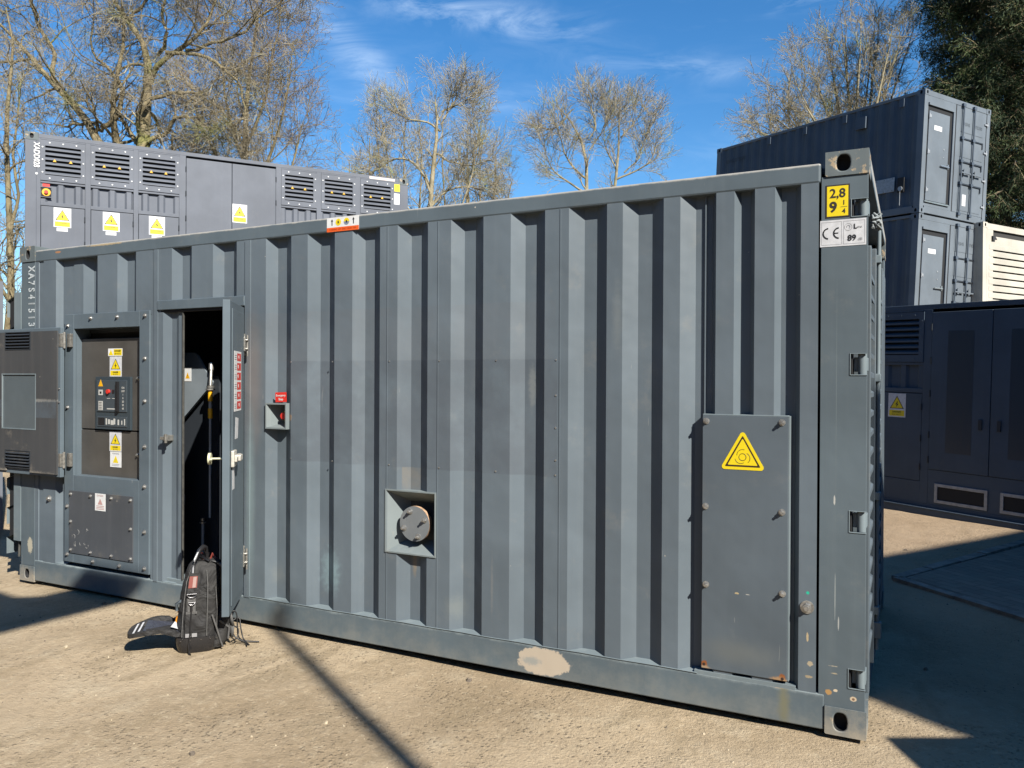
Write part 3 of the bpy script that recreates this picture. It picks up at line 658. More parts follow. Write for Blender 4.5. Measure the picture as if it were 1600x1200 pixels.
for x, z in ((1.225, 1.58), (1.222, 1.03)): mb.mark().bolt(x, z, front(0, .10, 0), .012, .012)
mb.build('panel_screw', M['bolt'], G)
# circuit breaker
mb = MB(); mb.box(.777, 1.160, .082, .100, 1.205, 1.590, 0); fm = front(0, .0815, 0); fm2 = front(0, .0755, 0)
mb.box(.802, 1.128, .076, .082, 1.335, 1.565, 1); mb.box(.802, 1.128, .078, .082, 1.225, 1.30, 1)
br_ = mb.build('circuit_breaker', [M['breaker'], plain('breaker_face', (.05, .065, .078), .4)], G, .003)
mb = MB()
mb.poly([(.818, 1.52), (.872, 1.52), (.845, 1.572)], 0, 3, fm2); mb.box(.822, .868, .074, .0755, 1.455, 1.495, 2); mb.box(.836, .856, .0735, .074, 1.465, 1.482, 0)
mb.box(.822, .868, .074, .0755, 1.345, 1.412, 2)
for i in range(5): mb.poly([(.828, 1.352+i*.012), (.86, 1.352+i*.012), (.86, 1.356+i*.012), (.828, 1.356+i*.012)], 0, 0, front(0, .0735, 0))
mb.cyl((.935, .0755, 1.482), (.935, .062, 1.482), .016, 14, 1); mb.box(.975, .995, .072, .0755, 1.472, 1.495, 0)
mb.box(.915, .95, .0745, .0755, 1.430, 1.434, 2); mb.box(.972, 1.0, .0745, .0755, 1.430, 1.434, 2); mb.box(.915, 1.015, .0745, .0755, 1.352, 1.360, 2)
mb.box(1.028, 1.048, .058, .0755, 1.34, 1.555, 0)
for i, t_ in enumerate(('ON', 'OFF', 'I', '0', '20', '30', '40')): mb.text(t_, .02, 1.09, 1.51-i*.025, front(0, .0750, 0), 2, bold=.0006)
for i, (a, b) in enumerate(((.90, .008), (.925, .014), (.955, .022), (.985, .012), (1.03, .01), (1.07, .006), (1.10, .006))): mb.box(a, a+b*1.4, .0765, .078, 1.24+.004*(i % 2), 1.285-.006*(i % 3), 2)
mb.box(.815, .885, .077, .078, 1.235, 1.29, 0)
mb.build('breaker_controls', [M['black'], M['red'], plain('control_pale', (.5, .5, .47), .5), M['amber']], br_)
def small_danger(x0, x1, z0, z1, y, parent, cap=('DANGER', '400 VOLTS')):
    return danger_sticker(parent, front(x0, y, z0), x1-x0, z1-z0, 'danger_sticker', cap)
small_danger(.914, 1.044, 1.592, 1.738, .0985, G); small_danger(.914, 1.044, 1.045, 1.19, .0985, G)
mb = MB(); m0 = front(.896, .0985, 1.742); mb.poly([(0, 0), (.155, 0), (.155, .055), (0, .055)], .001, 0, m0); mb.poly([(.006, .006), (.056, .006), (.031, .048)], 0, 1, front(.896, .097, 1.742)); mb.poly([(.062, .005), (.15, .005), (.15, .05), (.062, .05)], 0, 1, front(.896, .097, 1.742))
mb.text('DANGER', .017, .106, .037, front(.896, .0965, 1.742), 2, bold=.0003); mb.text('400 VOLTS', .014, .106, .017, front(.896, .0965, 1.742), 2)
mb.build('danger_sticker', [M['white'], M['yellow'], M['ink']], G)
mb = MB(); m0 = front(.922, .0985, .93); mb.poly([(0, 0), (.122, 0), (.122, .112), (0, .112)], .001, 0, m0); mb.poly([(.03, .032), (.092, .032), (.061, .085)], 0, 1, front(.922, .097, .93)); mb.text('WARNING', .016, .061, .099, front(.922, .097, .93), 2); mb.text('!', .03, .061, .05, front(.922, .0965, .93), 2)
for i in range(2): mb.poly([(.02, .01+i*.01), (.10, .01+i*.01), (.10, .013+i*.01), (.02, .013+i*.01)], 0, 2, front(.922, .097, .93))
mb.build('warning_sticker', [M['white'], M['yellow'], M['faint']], G)
for o_ in G.children:      # the equipment plate sits only 55 mm behind the frame
    if o_.name.split('.')[0] in ('cabinet_panel', 'panel_screw', 'circuit_breaker', 'danger_sticker', 'warning_sticker'): o_.location = (.060, -.045, 0)
# lower cover plate with chalk marks
lp = MB(); lp.box(.612, 1.318, -.016, -.0105, .275, .742); lowp = lp.build('lower_cover_plate', M['darkpanel'], G, .002)
mb = MB(); fm = front(0, -.016, 0)
for x in (.635, .86, 1.09, 1.295):
    for z in (.715, .30): mb.mark().bolt(x, z, fm, .010, .008)
for x in (.635, 1.295): mb.mark().bolt(x, .51, fm, .010, .008)
mb.build('bolt', M['bolt'], lowp)
mb = MB(); fm = front(0, -.0163, 0)
random.seed(4)
for i in range(22):
    x = random.uniform(.66, .84); z = random.uniform(.33, .50); a = random.uniform(0, 6.28)
    pts = [(x+.012*math.cos(a+t)*(1+.2*t), -.0165, z+.018*math.sin(a+t)) for t in np.arange(0, random.uniform(1.5, 4), .5)]
    if i < 9: mb.mark().tube(pts, .0011, 4)
mb.build('chalk_mark', plain('chalk', (.33, .33, .32), .9), lowp)
mb = MB(); m0 = front(.912, -.0165, .615); mb.poly([(0, 0), (.115, 0), (.115, .125), (0, .125)], .001, 0, m0); mb.poly([(.03, .045), (.085, .045), (.0575, .09)], 0, 1, front(.912, -.018, .615))
for i in range(3): mb.poly([(.015, .01+i*.011), (.1, .01+i*.011), (.1, .015+i*.011), (.015, .015+i*.011)], 0, 1, front(.912, -.018, .615))
mb.text('DANGER', .018, .0575, .11, front(.912, -.018, .615), 1); mb.build('danger_sticker', [M['white'], plain('faded_red', (.5, .3, .28), .5)], lowp)
mb = MB(); fm = front(0, -.010, 0)
for z in (2.02, 1.72, 1.42, 1.10, .82, .50, .245): mb.mark().bolt(1.432, z, fm, .012, .010)
for z in (1.97, 1.36, .62, .26): mb.mark().bolt(.588, z, fm, .012, .010)
for x in (.85, 1.14): mb.mark().bolt(x, 2.02, fm, .012, .010); mb.mark().bolt(x+.03, .235, fm, .012, .010)
mb.mark().bolt(.36, .66, front(0, 0, 0), .018, .014, washer=True)
mb.build('frame_bolt', M['bolt'], G)
# ---- the wide switch door folded back to the left
sd = MB(); sd.box(-.245, .606, -.078, -.048, .842, 1.955, 0)
sdo = sd.build('switch_door', M['panel'], G, .004, label='dark lined cabinet door folded back to the left')
mb = MB(); 
WX0, WX1, WZa, WZb = -.095, .330, 1.185, 1.612; VX0, VX1 = -.042, .256
# liner built round window and vents
for (x0, x1, z0, z1) in ((-.225, WX0, 1.0, 1.80), (WX1, .578, 1.0, 1.80), (WX0, WX1, 1.0, WZa), (WX0, WX1, WZb, 1.80), (-.225, VX0, 1.80, 1.93), (VX1, .578, 1.80, 1.93), (-.225, VX0, .862, 1.0), (VX1, .578, .862, 1.0)):
    mb.box(x0, x1, -.090, -.078, z0, z1)
liner = mb.build('door_liner', M['doorliner'], sdo)
mb = MB(); mb.box(WX0, WX1, -.084, -.0785, WZa, WZb); rim(mb, WX0, WX1, WZa, WZb, (.008,)*4, -.092, -.084, 1); mb.build('window_panel', [plain('grey_window_panel', (.095, .118, .132), .35, 0, .08, 6), M['trim']], sdo)
for z0 in (1.80, .893):
    mb = MB(); mb.box(VX0, VX1, -.080, -.0785, z0, z0+.125, 1)
    for i in range(5):
        z = z0+.006+i*.0235; mb.add([(VX0, -.080, z+.02), (VX1, -.080, z+.02), (VX1, -.098, z+.008), (VX0, -.098, z+.008), (VX0, -.080, z+.017), (VX1, -.080, z+.017), (VX1, -.098, z+.004), (VX0, -.098, z+.004)], [(0, 1, 2, 3), (7, 6, 5, 4), (2, 6, 7, 3)])
    rim(mb, VX0-.01, VX1+.01, z0-.006, z0+.131, (.01, .01, .006, .006), -.093, -.078)
    mb.build('vent_grille', [M['innerpaint'], M['dark']], sdo)
for z in (1.86, .97):
    mb = MB(); mb.cyl((.612, -.055, z-.06), (.612, -.055, z+.06), .010, 10); mb.box(.612, .65, -.035, -.012, z-.05, z+.05); mb.box(.585, .612, -.082, -.060, z-.05, z+.05); mb.build('hinge', M['zinc'], sdo, .002)
mb = MB()
for z in (1.5, 1.4): mb.mark().bolt(.593, z, front(0, -.078, 0), .006, .006, washer=False)
mb.build('door_screw', M['bolt'], sdo)

# ---- stencilled number on the left post
mb = MB(); fm = front(.130, -.0015, 0)
for i, ch in enumerate('XA7S41513'):
    mb.text(ch, .108, 0, 2.423-i*.0537, fm, 0, rot=-math.pi/2, bold=.0030, sx=.60, w=0)
    mb.box(.088, .172, -.0026, -.0018, 2.4220-i*.0537, 2.4240-i*.0537, 1)
mb.build('stencil_number', [M['txtwhite'], M['post']], G)
# ---- louvred hood on the left end
mb = MB()
for i in range(9):
    z = 2.26-i*.235
    for y0 in (.012,):
        mb.add([(0, y0, z), (0, 2.3, z), (-.20, 2.3, z-.07), (-.20, y0, z-.07), (-.20, y0, z-.20), (-.20, 2.3, z-.20)], [(0, 1, 2, 3), (3, 2, 5, 4)])
for y0 in (-.002, 2.30): mb.box(-.085, .001, y0, y0+.012, .30, 2.25)
mb.add([(-.085, .03, 2.25), (-.19, .03, 2.18), (-.19, .03, .32), (-.085, .03, .32)], [(0, 1, 2, 3)], 1)
mb.build('end_louvre', [M['trim'], M['dark']], G)
mb = MB(); mb.tube([(-.14, .1, 2.20+.008*i) for i in range(14)], [.018, .012]*7, 8); mb.build('cable_coil', M['zinc'], G)
mb = MB(); mb.tube([(-.02, .06, .42), (-.06, .03, .30), (-.05, .02, .17)], .010, 6); mb.tube([(-.15, .15, .5), (-.15, .12, .25), (-.13, .1, .2)], .016, 6); mb.build('hanging_strap', M['rubber'], G)

# ---- emergency stop box
mb = MB()
def funnel(mb, x0, x1, z0, z1, y0, i0, i1, j0, j1, yb, rimw=.008, mi=0, back=0):
    o = [(x0, y0, z0), (x1, y0, z0), (x1, y0, z1), (x0, y0, z1)]; n_ = [(i0, yb, j0), (i1, yb, j0), (i1, yb, j1), (i0, yb, j1)]
    e = [(x0-rimw, y0, z0-rimw), (x1+rimw, y0, z0-rimw), (x1+rimw, y0, z1+rimw), (x0-rimw, y0, z1+rimw)]; b_ = [(p[0], .05, p[2]) for p in e]
    mb.add(o+n_+e+b_, [(0, 1, 5, 4), (1, 2, 6, 5), (2, 3, 7, 6), (3, 0, 4, 7), (8, 9, 1, 0), (9, 10, 2, 1), (10, 11, 3, 2), (11, 8, 0, 3), (8, 12, 13, 9), (9, 13, 14, 10), (10, 14, 15, 11), (11, 15, 12, 8)], mi)
    mb.add(n_, [(0, 1, 2, 3)], back)
funnel(mb, 2.566, 2.722, 1.272, 1.418, -.016, 2.625, 2.715, 1.30, 1.41, .095, .009, 0, 0)
es = mb.build('emergency_stop_box', M['hood'], G)
mb = MB(); mb.cyl((2.672, .094, 1.345), (2.672, .070, 1.345), .044, 20, 1); mb.cyl((2.672, .070, 1.345), (2.672, .040, 1.345), .012, 12, 0); mb.cyl((2.672, .040, 1.345), (2.672, .018, 1.345), .024, 18, 0, r1=.021)
mb.build('stop_button', [M['red'], M['yellow']], es)
mb = MB(); m0 = front(2.630, -.001, 1.432) @ Matrix.Rotation(R_(2), 4, 'Z'); mb.poly([(0, 0), (.092, 0), (.092, .062), (0, .062)], .0012, 0, m0)
m1_ = m0 @ Matrix.Translation((0, 0, .0018)); mb.text('Emergency', .0185, .046, .042, m1_, 1, bold=.0003, sx=.95); mb.text('Stop', .02, .046, .018, m1_, 1, bold=.0005); mb.build('stop_label', [M['red'], M['white']], G)
# ---- exhaust flange box
mb = MB(); funnel(mb, 3.488, 3.822, .578, .932, -.006, 3.575, 3.815, .640, .860, .125, .008, 0, 1)
ex = mb.build('flange_box', [M['hood'], M['innerpaint']], G)
mb = MB(); mb.cyl((3.668, .024, .745), (3.668, .044, .745), .102, 40, 1, cap=False); mb.cyl((3.668, .0235, .745), (3.668, .0245, .745), .1015, 40, 0); mb.cyl((3.668, .044, .745), (3.668, .0445, .745), .102, 40, 1); mb.cyl((3.668, .044, .745), (3.668, .126, .745), .055, 24, 1)
fl = mb.build('blanking_flange', [M['disc'], M['discedge']], ex)
mb = MB(); fm = front(0, .0235, 0)
for k_ in range(4):
    a = R_(22+90*k_); mb.mark().bolt(3.668+.076*math.cos(a), .745+.076*math.sin(a), fm, .012, .018)
mb.build('flange_bolt', M['bolt'], fl)
# ---- cover plate on the right
mb = MB(); mb.box(5.336, 5.728, -.007, -.001, .203, 1.414)
mb.box(5.728, 5.736, -.003, .03, .203, 1.42, 1); mb.box(5.336, 5.728, -.003, .036, 1.4145, 1.422, 1)
mb.box(5.30, 5.765, -.0015, .045, .166, .187, 1)
cp = mb.build('cover_plate', [M['plate'], M['trim']], G, .0015)
mb = MB(); fm = front(0, -.007, 0)
for x, z in ((5.354, 1.388), (5.700, 1.390), (5.352, .980), (5.702, .978), (5.356, .606), (5.706, .604)): mb.mark().bolt(x, z, fm, .0115, .015)
mb.build('bolt', M['bolt'], cp)
mb = MB()
for x, z in ((5.349, .222), (5.708, .212)): mb.mark().cyl((x, -.0068, z), (x, -.0078, z), .007, 10)
mb.build('bolt_hole', plain('rusted_hole', (.03, .012, .006), .9), cp)
# rotating machinery triangle
mb = MB(); fm = front(5.524, -.0075, 1.163)
def rtri(r, w, hh, cy, n=6):
    c_ = [(-w, 0), (w, 0), (0, hh)]; out = []
    for i, (x, y) in enumerate(c_):
        a0 = (-150, -90, 30)[i]
        a0 = (150, -90, 30)[i] if i else 150
        for k_ in range(n+1):
            a = R_((150, 270, 30)[i]+120*k_/n); out.append((x+r*math.cos(a), y+r*math.sin(a)+cy))
    return out
mb.poly(rtri(.013, .083, .150, .013), .001, 0, fm)
mb.poly(rtri(.003, .077, .138, .017), 0, 1, front(5.524, -.0089, 1.163)); mb.poly(rtri(.003, .064, .116, .025), 0, 0, front(5.524, -.0093, 1.163))
def arc(mb, cx, cz, r, a0, a1, y, th=.0016):
    mb.tube([(cx+r*math.cos(R_(a)), y, cz+r*math.sin(R_(a))) for a in np.linspace(a0, a1, 18)], th, 4, 1)
cx, cz = 5.524, 1.163+.060; arc(mb, cx, cz, .0165, 0, 360, -.0092)
for k_ in range(3):
    a = 90+120*k_; arc(mb, cx+.010*math.cos(R_(a)), cz+.010*math.sin(R_(a)), .0255, a-20, a+95, -.0092, .0014)
mb.build('rotation_warning_sticker', [M['yellow'], plain('dark_brown_ink', (.04, .02, .008), .5)], cp)
# big bolt right of the plate
mb = MB(); mb.bolt(5.813, .555, front(0, 0, 0), .020, .022); mb.cyl((5.813, 0, .555), (5.813, -.005, .555), .030, 20); mb.build('earth_stud', M['bolt'], G)
# ---- height sticker, CE plate, rail label
mb = MB(); X0, Z0 = 5.880, 2.312; m0 = front(X0, -.0005, Z0); w, h = .100, .146
mb.poly([(0, 0), (w, 0), (w, h), (0, h)], .001, 0, m0); m1_ = front(X0, -.0020, Z0); mb.poly([(.006, .006), (w-.006, .006), (w-.006, h-.006), (.006, h-.006)], 0, 1, m1_)
m2_ = front(X0, -.0022, Z0); mb.text('2,8', .056, .050, .106, m2_, 0, bold=.0011, sx=.98); mb.text('9', .064, .032, .045, m2_, 0, bold=.0022); mb.text('1', .030, .076, .064, m2_, 0, bold=.0004); mb.text('4', .030, .076, .026, m2_, 0, bold=.0004); mb.poly([(.062, .0445), (.090, .0445), (.090, .0465), (.062, .0465)], 0, 0, m2_)
mb.build('height_sticker', [plain('dark_sticker_border', (.03, .022, .016), .5), M['yellow']], G)
mb = MB(); X0, Z0 = 5.858, 2.183; m0 = front(X0, -.0005, Z0); w, h = .190, .118
mb.poly([(0, 0), (w, 0), (w, h), (0, h)], .001, 0, m0); m1_ = front(X0, -.0020, Z0); m2_ = front(X0, -.0024, Z0)
for (a, b, c_, d_) in ((.006, .090, .008, .110), (.097, .184, .008, .110)):
    for (u0, u1, v0, v1) in ((a, b, c_, c_+.001), (a, b, d_-.001, d_), (a, a+.001, c_, d_), (b-.001, b, c_, d_)): mb.poly([(u0, v0), (u1, v0), (u1, v1), (u0, v1)], 0, 2, m1_)
def ringarc(mb, cu, cv, r0, r1, a0, a1, mat, mi):
    n_ = 20; o_ = [(cu+r1*math.cos(R_(a0+(a1-a0)*i/n_)), cv+r1*math.sin(R_(a0+(a1-a0)*i/n_))) for i in range(n_+1)]; i_ = [(cu+r0*math.cos(R_(a0+(a1-a0)*i/n_)), cv+r0*math.sin(R_(a0+(a1-a0)*i/n_))) for i in range(n_+1)]
    for i in range(n_): mb.add([(*o_[i], 0), (*o_[i+1], 0), (*i_[i+1], 0), (*i_[i], 0)], [(0, 1, 2, 3)], mi, mat)
ringarc(mb, .036, .059, .0200, .0262, 95, 265, m2_, 1); ringarc(mb, .080, .059, .0200, .0262, 95, 265, m2_, 1); mb.poly([(.0575, .0565), (.076, .0565), (.076, .0615), (.0575, .0615)], 0, 1, m2_)
mb.text('L', .030, .146, .083, m2_, 1, bold=.0006); mb.text('WA', .012, .163, .079, m2_, 1); mb.text('89', .036, .132, .033, m2_, 1, bold=.0008); mb.text('dB', .016, .166, .027, m2_, 3)
ringarc(mb, .117, .083, .015, .0162, 0, 360, m2_, 2); ringarc(mb, .117, .083, .006, .008, -60, 200, m2_, 2)
mb.build('noise_rating_plate', [M['grime'], M['ink'], M['faint'], M['faint']], G)
mb = MB(); X0, Z0 = 3.040, 2.474; m0 = front(X0, -.0035, Z0); w, h = .242, .086
mb.poly([(0, 0), (w, 0), (w, h), (0, h)], .001, 0, m0); m1_ = front(X0, -.0050, Z0); m2_ = front(X0, -.0054, Z0); m3_ = front(X0, -.0058, Z0)
mb.poly([(0, 0), (w, 0), (w, .026), (0, .026)], 0, 1, m1_); mb.text('WARNING  LIFT  ONLY  FROM  TOP', .0125, w/2, .013, m2_, 5)
for u in (.040, w-.040): mb.poly([(u-.0035, .038), (u+.0035, .038), (u+.0035, .066), (u-.0035, .066)], 0, 2, m1_); mb.poly([(u-.009, .063), (u+.009, .063), (u, .077)], 0, 2, m2_)
for u, bt in ((.088, 3), (.150, 4)):
    mb.cyl((u, .056, .0), (u, .056, .0003), .021, 20, 3, mat=m1_)
    if bt == 4: ringarc(mb, u, .056, .0, .0205, 180, 360, m2_, 4)
    mb.poly([(u-.004, .046), (u+.006, .050), (u+.002, .066), (u-.006, .060)], 0, 2, m3_)
mb.build('lifting_label', [M['white'], M['orange'], M['ink'], M['yellow'], plain('grey_blue_ink', (.2, .25, .35), .5), plain('dark_orange', (.4, .04, .01), .5)], G)

# ---- right end: recessed louvred doors
mb = MB()
for (y0, y1, off) in ((.17, .56, .045), (.92, 1.72, .050)):
    z = 2.12
    while z > .30:
        mb.add([(6.058-.06, y0, z), (6.058-.06, y1, z), (6.058+.004, y1, z-.040), (6.058+.004, y0, z-.040), (6.058-.06, y0, z-.012), (6.058-.06, y1, z-.012), (6.058+.004, y1, z-.062), (6.058+.004, y0, z-.062)],
               [(0, 1, 2, 3), (7, 6, 5, 4), (3, 2, 6, 7), (0, 3, 7, 4), (1, 5, 6, 2)]); z -= .092
mb.box(5.94, 5.96, .16, 2.28, .15, 2.45, 1)
mb.build('end_louvre', [M['blue'], M['dark']], G)
mb = MB(); mb.box(5.96, 6.063, .14, .19, .16, 2.2); mb.box(5.96, 6.068, .57, .91, .16, 2.25); mb.box(5.96, 6.062, 1.73, 2.28, .16, 2.30); mb.box(5.96, 6.05, .14, 2.28, .13, .26)
mb.build('end_door_frame', M['blue'], G, .004)
for y in (.62,):
    mb = MB(); mb.cyl((6.078, y, .22), (6.078, y, 2.36), .010, 10)
    for z in (.42, 1.0, 1.6, 2.2): mb.box(6.06, 6.09, y-.03, y+.03, z-.02, z+.02)
    mb.box(6.06, 6.10, y-.02, y+.02, .28, .36); mb.build('lock_rod', M['trim'], G, .003)
mb = MB(); mb.box(5.90, 6.058, .162, W0-.162, 2.535, 2.60); mb.box(5.90, 5.91, .162, W0-.162, 2.15, 2.535, 1)
mb.build('end_header', [M['rail'], M['innerpaint']], G, .004)
MB().box(5.93, 6.05, .162, W0-.162, 0.02, .125).build('end_sill', M['rail'], G, .004)
mb = MB()
random.seed(2)
for k_ in range(3):
    mb.tube([(6.085+.018*math.cos(t*1.9+k_*2), .10+.02*math.sin(t*2.3+k_), 2.33-.010*t+.01*math.sin(t*3+k_)) for t in np.arange(0, 7, .5)], .006, 6)
mb.build('tie_rope', plain('pale_rope', (.28, .31, .32), .9, 0, .2, 90), G)


# ================================================================== BACKPACK
B = thing('backpack', 'black backpack standing on the sand before the open container door, flap lying open', 'backpack', (2.455, -.43, -.024), (0, 0, R_(48.3)))
q = NT('black_ballistic_fabric')
wv = q.noise(260, 2, .5); q.set(q.b.inputs['Base Color'], q.mix(q.ramp(q.noise(7, 5, .6), .35, .7), (.009, .009, .010), (.022, .0215, .021)))
q.b.inputs['Roughness'].default_value = .78; q.set(q.b.inputs['Normal'], q.bump(q.noise(11, 3, .5, dist=.8), .9, .035, q.bump(wv, .35, .002))); fabric = q.m
webbing = plain('grey_webbing', (.085, .085, .085), .7, 0, .2, 60, .3, 200)
shine = plain('shiny_black_trim', (.02, .02, .022), .25)
chrome = plain('dark_chrome', (.25, .25, .26), .25, .9)
def loft(mb, secs, n=28, e=3.2, mi=0, cap=True):
    """secs: (z, cx, cy, hx, hy)"""
    v = []
    for z, cx, cy, hx, hy in secs:
        for i in range(n):
            a = 2*math.pi*i/n; c_, s_ = math.cos(a), math.sin(a); d = (abs(c_)**e+abs(s_)**e)**(1/e); v.append((cx+hx*c_/d, cy+hy*s_/d, z))
    k = len(secs)
    mb.add(v, [(r*n+i, r*n+(i+1) % n, (r+1)*n+(i+1) % n, (r+1)*n+i) for r in range(k-1) for i in range(n)], mi, None, True)
    if cap: mb.add(v, [tuple(range(n))[::-1], tuple(range((k-1)*n, k*n))], mi)
mb = MB()
loft(mb, [(.075, -.018, .0, .112, .098), (.09, -.018, 0, .117, .103), (.18, -.010, .002, .121, .106), (.28, .0, .004, .119, .106), (.38, .010, .006, .113, .102), (.46, .018, .008, .103, .094), (.505, .022, .012, .09, .078), (.525, .026, .015, .066, .05)])
bd = mb.build('body', fabric, B)
tx_ = bpy.data.textures.new('creases', 'CLOUDS'); tx_.noise_scale = .07; sb_ = bd.modifiers.new('sub', 'SUBSURF'); sb_.levels = 2; sb_.render_levels = 2; dp_ = bd.modifiers.new('creases', 'DISPLACE'); dp_.texture = tx_; dp_.strength = .014; dp_.mid_level = .6
mb = MB()
for yy, zz in ((-.085, 0), (.0, .01)): mb.mark().tube([(.104+.006*math.sin(t*3), yy+.02*math.sin(t*2), .10+t*.38+zz) for t in np.linspace(0, 1, 14)], .003, 5)
mb.build('zip', shine, B)
mb = MB(); loft(mb, [(.0, -.02, 0, .098, .088), (.012, -.02, 0, .108, .098), (.07, -.02, 0, .122, .108), (.094, -.02, 0, .122, .108)], e=4); mb.build('rubber_base', shine, B)
# front strip with window, D-rings, drawcord (faces the camera: local -y)
mb = MB()
def sy(z): return -(.1035+.004*math.sin((z-.08)*6)) if z < .30 else -(.1045-(z-.30)*.06)
st_ = [(.10, -.062), (.2, -.06), (.30, -.056), (.40, -.046), (.47, -.038)]
for (z0, x0), (z1, x1) in zip(st_, st_[1:]): mb.add([(x0-.026, sy(z0)-.004, z0), (x0+.026, sy(z0)-.004, z0), (x1+.026, sy(z1)-.004, z1), (x1-.026, sy(z1)-.004, z1)], [(0, 1, 2, 3)])
mb.build('webbing_strip', fabric, B)
mb = MB(); mb.add([(-.082, -.1110, .235), (-.022, -.1110, .235), (-.022, -.1110, .25), (-.03, -.112, .25), (-.03, -.110, .33), (-.074, -.110, .33), (-.074, -.112, .25), (-.082, -.1110, .25)], [tuple(range(8))]); mb.build('grey_patch', webbing, B)
mb = MB(); mb.add([(-.070, -.1075, .385), (-.024, -.1075, .385), (-.018, -.1015, .452), (-.062, -.1015, .452)], [(0, 1, 2, 3)]); mb.add([(-.048, -.1082, .388), (-.030, -.1082, .388), (-.024, -.1022, .448), (-.042, -.1022, .448)], [(0, 1, 2, 3)], 1)
mb.build('red_label', [plain('dull_red_label', (.22, .07, .06), .35), plain('pale_label_stripe', (.34, .24, .22), .35)], B)
for zc, r in ((.352, .026), (.303, .018)):
    mb = MB(); mb.tube([(-.050+r*math.cos(t), -.118+.004*math.sin(t), zc+r*.75*math.sin(t)) for t in np.linspace(math.pi, 2*math.pi, 12)]+[(-.050-r*math.cos(t)*1.0, -.118, zc) for t in (math.pi, )], .0032, 6)
    mb.tube([(-.050-r, -.117, zc), (-.050+r, -.117, zc)], .0035, 6); mb.build('d_ring', chrome, B)
mb = MB(); mb.tube([(-.052, -.115, .29), (-.054, -.119, .22), (-.060, -.117, .12), (-.068, -.121, .05), (-.064, -.123, .008), (-.056, -.128, .004), (-.062, -.132, .014)], .0038, 6); mb.cyl((-.053, -.116, .255), (-.053, -.116, .285), .007, 8); mb.build('drawcord', M['black'], B)
mb = MB()
for x, zz in ((-.085, .112), (-.05, .112)): mb.mark().add([(x, -.1095, zz-.012), (x+.028, -.1095, zz-.012), (x+.028, -.1095, zz+.010), (x, -.1095, zz+.010)], [(0, 1, 2, 3)])
mb.build('reflective_tab', M['faint'], B)
mb = MB()
for x in (-.11, -.06, .0, .05, .085): mb.mark().cyl((x, -.108, .083), (x, -.113, .083), .0035, 8)
mb.build('rivet', chrome, B)
mb = MB(); mb.tube([(.030, -.107, .10), (.032, -.111, .2), (.035, -.110, .3), (.036, -.105, .4), (.03, -.09, .48)], .0035, 5); mb.tube([(-.105, -.092, .10), (-.100, -.097, .2), (-.093, -.095, .3), (-.078, -.089, .42), (-.055, -.078, .49)], .0035, 5)
mb.tube([(.085, -.098, .12), (.088, -.10, .25), (.08, -.098, .38)], .003, 5); mb.build('piping', webbing, B)
# side pockets on the right
mb = MB(); loft(mb, [(.02, .085, -.005, .04, .085), (.06, .10, -.008, .052, .09), (.16, .115, -.008, .045, .088), (.25, .118, -.005, .026, .075), (.27, .112, 0, .012, .05)], e=2.6)
mb.build('side_pocket', fabric, B)
mb = MB()
mb.tube([(.06, -.11, .22), (.085, -.108, .14), (.11, -.10, .05), (.12, -.09, .02)], .006, 5)
for y in (-.1, -.03): mb.tube([(.10, y, .18), (.155, y*.8, .13), (.15, y*.7, .06)], .007, 5)
mb.build('pocket_strap', webbing, B)
# carry handle
mb = MB(); hp = [(-.045, -.085, .465), (-.042, -.088, .50), (-.03, -.075, .545), (-.01, -.05, .59), (.012, -.028, .607), (.025, -.01, .598), (.03, .005, .57), (.032, .012, .53)]
mb.tube(hp, [.010, .010, .011, .013, .014, .013, .010, .009], 8); mb.build('carry_handle', [shine], B)
mb = MB(); mb.tube([(-.046, -.0885, .462), (-.045, -.094, .50), (-.034, -.083, .545), (-.016, -.06, .582)], .0075, 6); mb.build('handle_webbing', plain('light_webbing', (.32, .33, .35), .35), B)
# shoulder strap and loose tails
mb = MB()
sp_ = [(.045, -.02, .52), (.085, -.055, .515), (.118, -.06, .47), (.130, -.05, .40), (.138, -.04, .30), (.150, -.03, .20), (.165, -.02, .12), (.16, -.01, .05)]
for a, b in zip(sp_, sp_[1:]):
    a = Vector(a); b = Vector(b); s_ = Vector((.012, -.028, 0)); t_ = Vector((.01, .004, .003)); mb.add([a-s_, a+s_, b+s_, b-s_, a-s_+t_, a+s_+t_, b+s_+t_, b-s_+t_], [(0, 1, 2, 3), (4, 7, 6, 5), (0, 4, 5, 1), (1, 5, 6, 2), (3, 2, 6, 7), (0, 3, 7, 4)], 0, None, True)
mb.build('shoulder_strap', webbing, B)
mb = MB()
for pts in ([(.16, -.01, .16), (.18, 0, .20), (.20, 0, .18), (.205, -.01, .10), (.21, -.02, .05), (.24, -.02, .02), (.33, -.03, .006)], [(.165, -.02, .08), (.20, -.04, .045), (.25, -.06, .02), (.255, -.09, .006)], [(.16, 0, .13), (.215, .02, .15), (.225, .0, .09), (.24, -.02, .03), (.27, -.07, .006)], [(.17, -.04, .03), (.2, -.05, .05), (.21, -.02, .09), (.185, 0, .11)]):
    # smooth the tails
    P_ = [Vector(p) for p in pts]; fine_ = []
    for i in range(len(P_)-1):
        for t in np.linspace(0, 1, 5)[:-1]:
            p0, p1, p2, p3 = P_[max(i-1, 0)], P_[i], P_[i+1], P_[min(i+2, len(P_)-1)]
            fine_.append(.5*((2*p1)+(-p0+p2)*t+(2*p0-5*p1+4*p2-p3)*t*t+(-p0+3*p1-3*p2+p3)*t**3))
    fine_.append(P_[-1]); mb.mark().tube(fine_, .0042, 5)
mb.build('strap_tail', M['black'], B)
mb = MB()
random.seed(9)
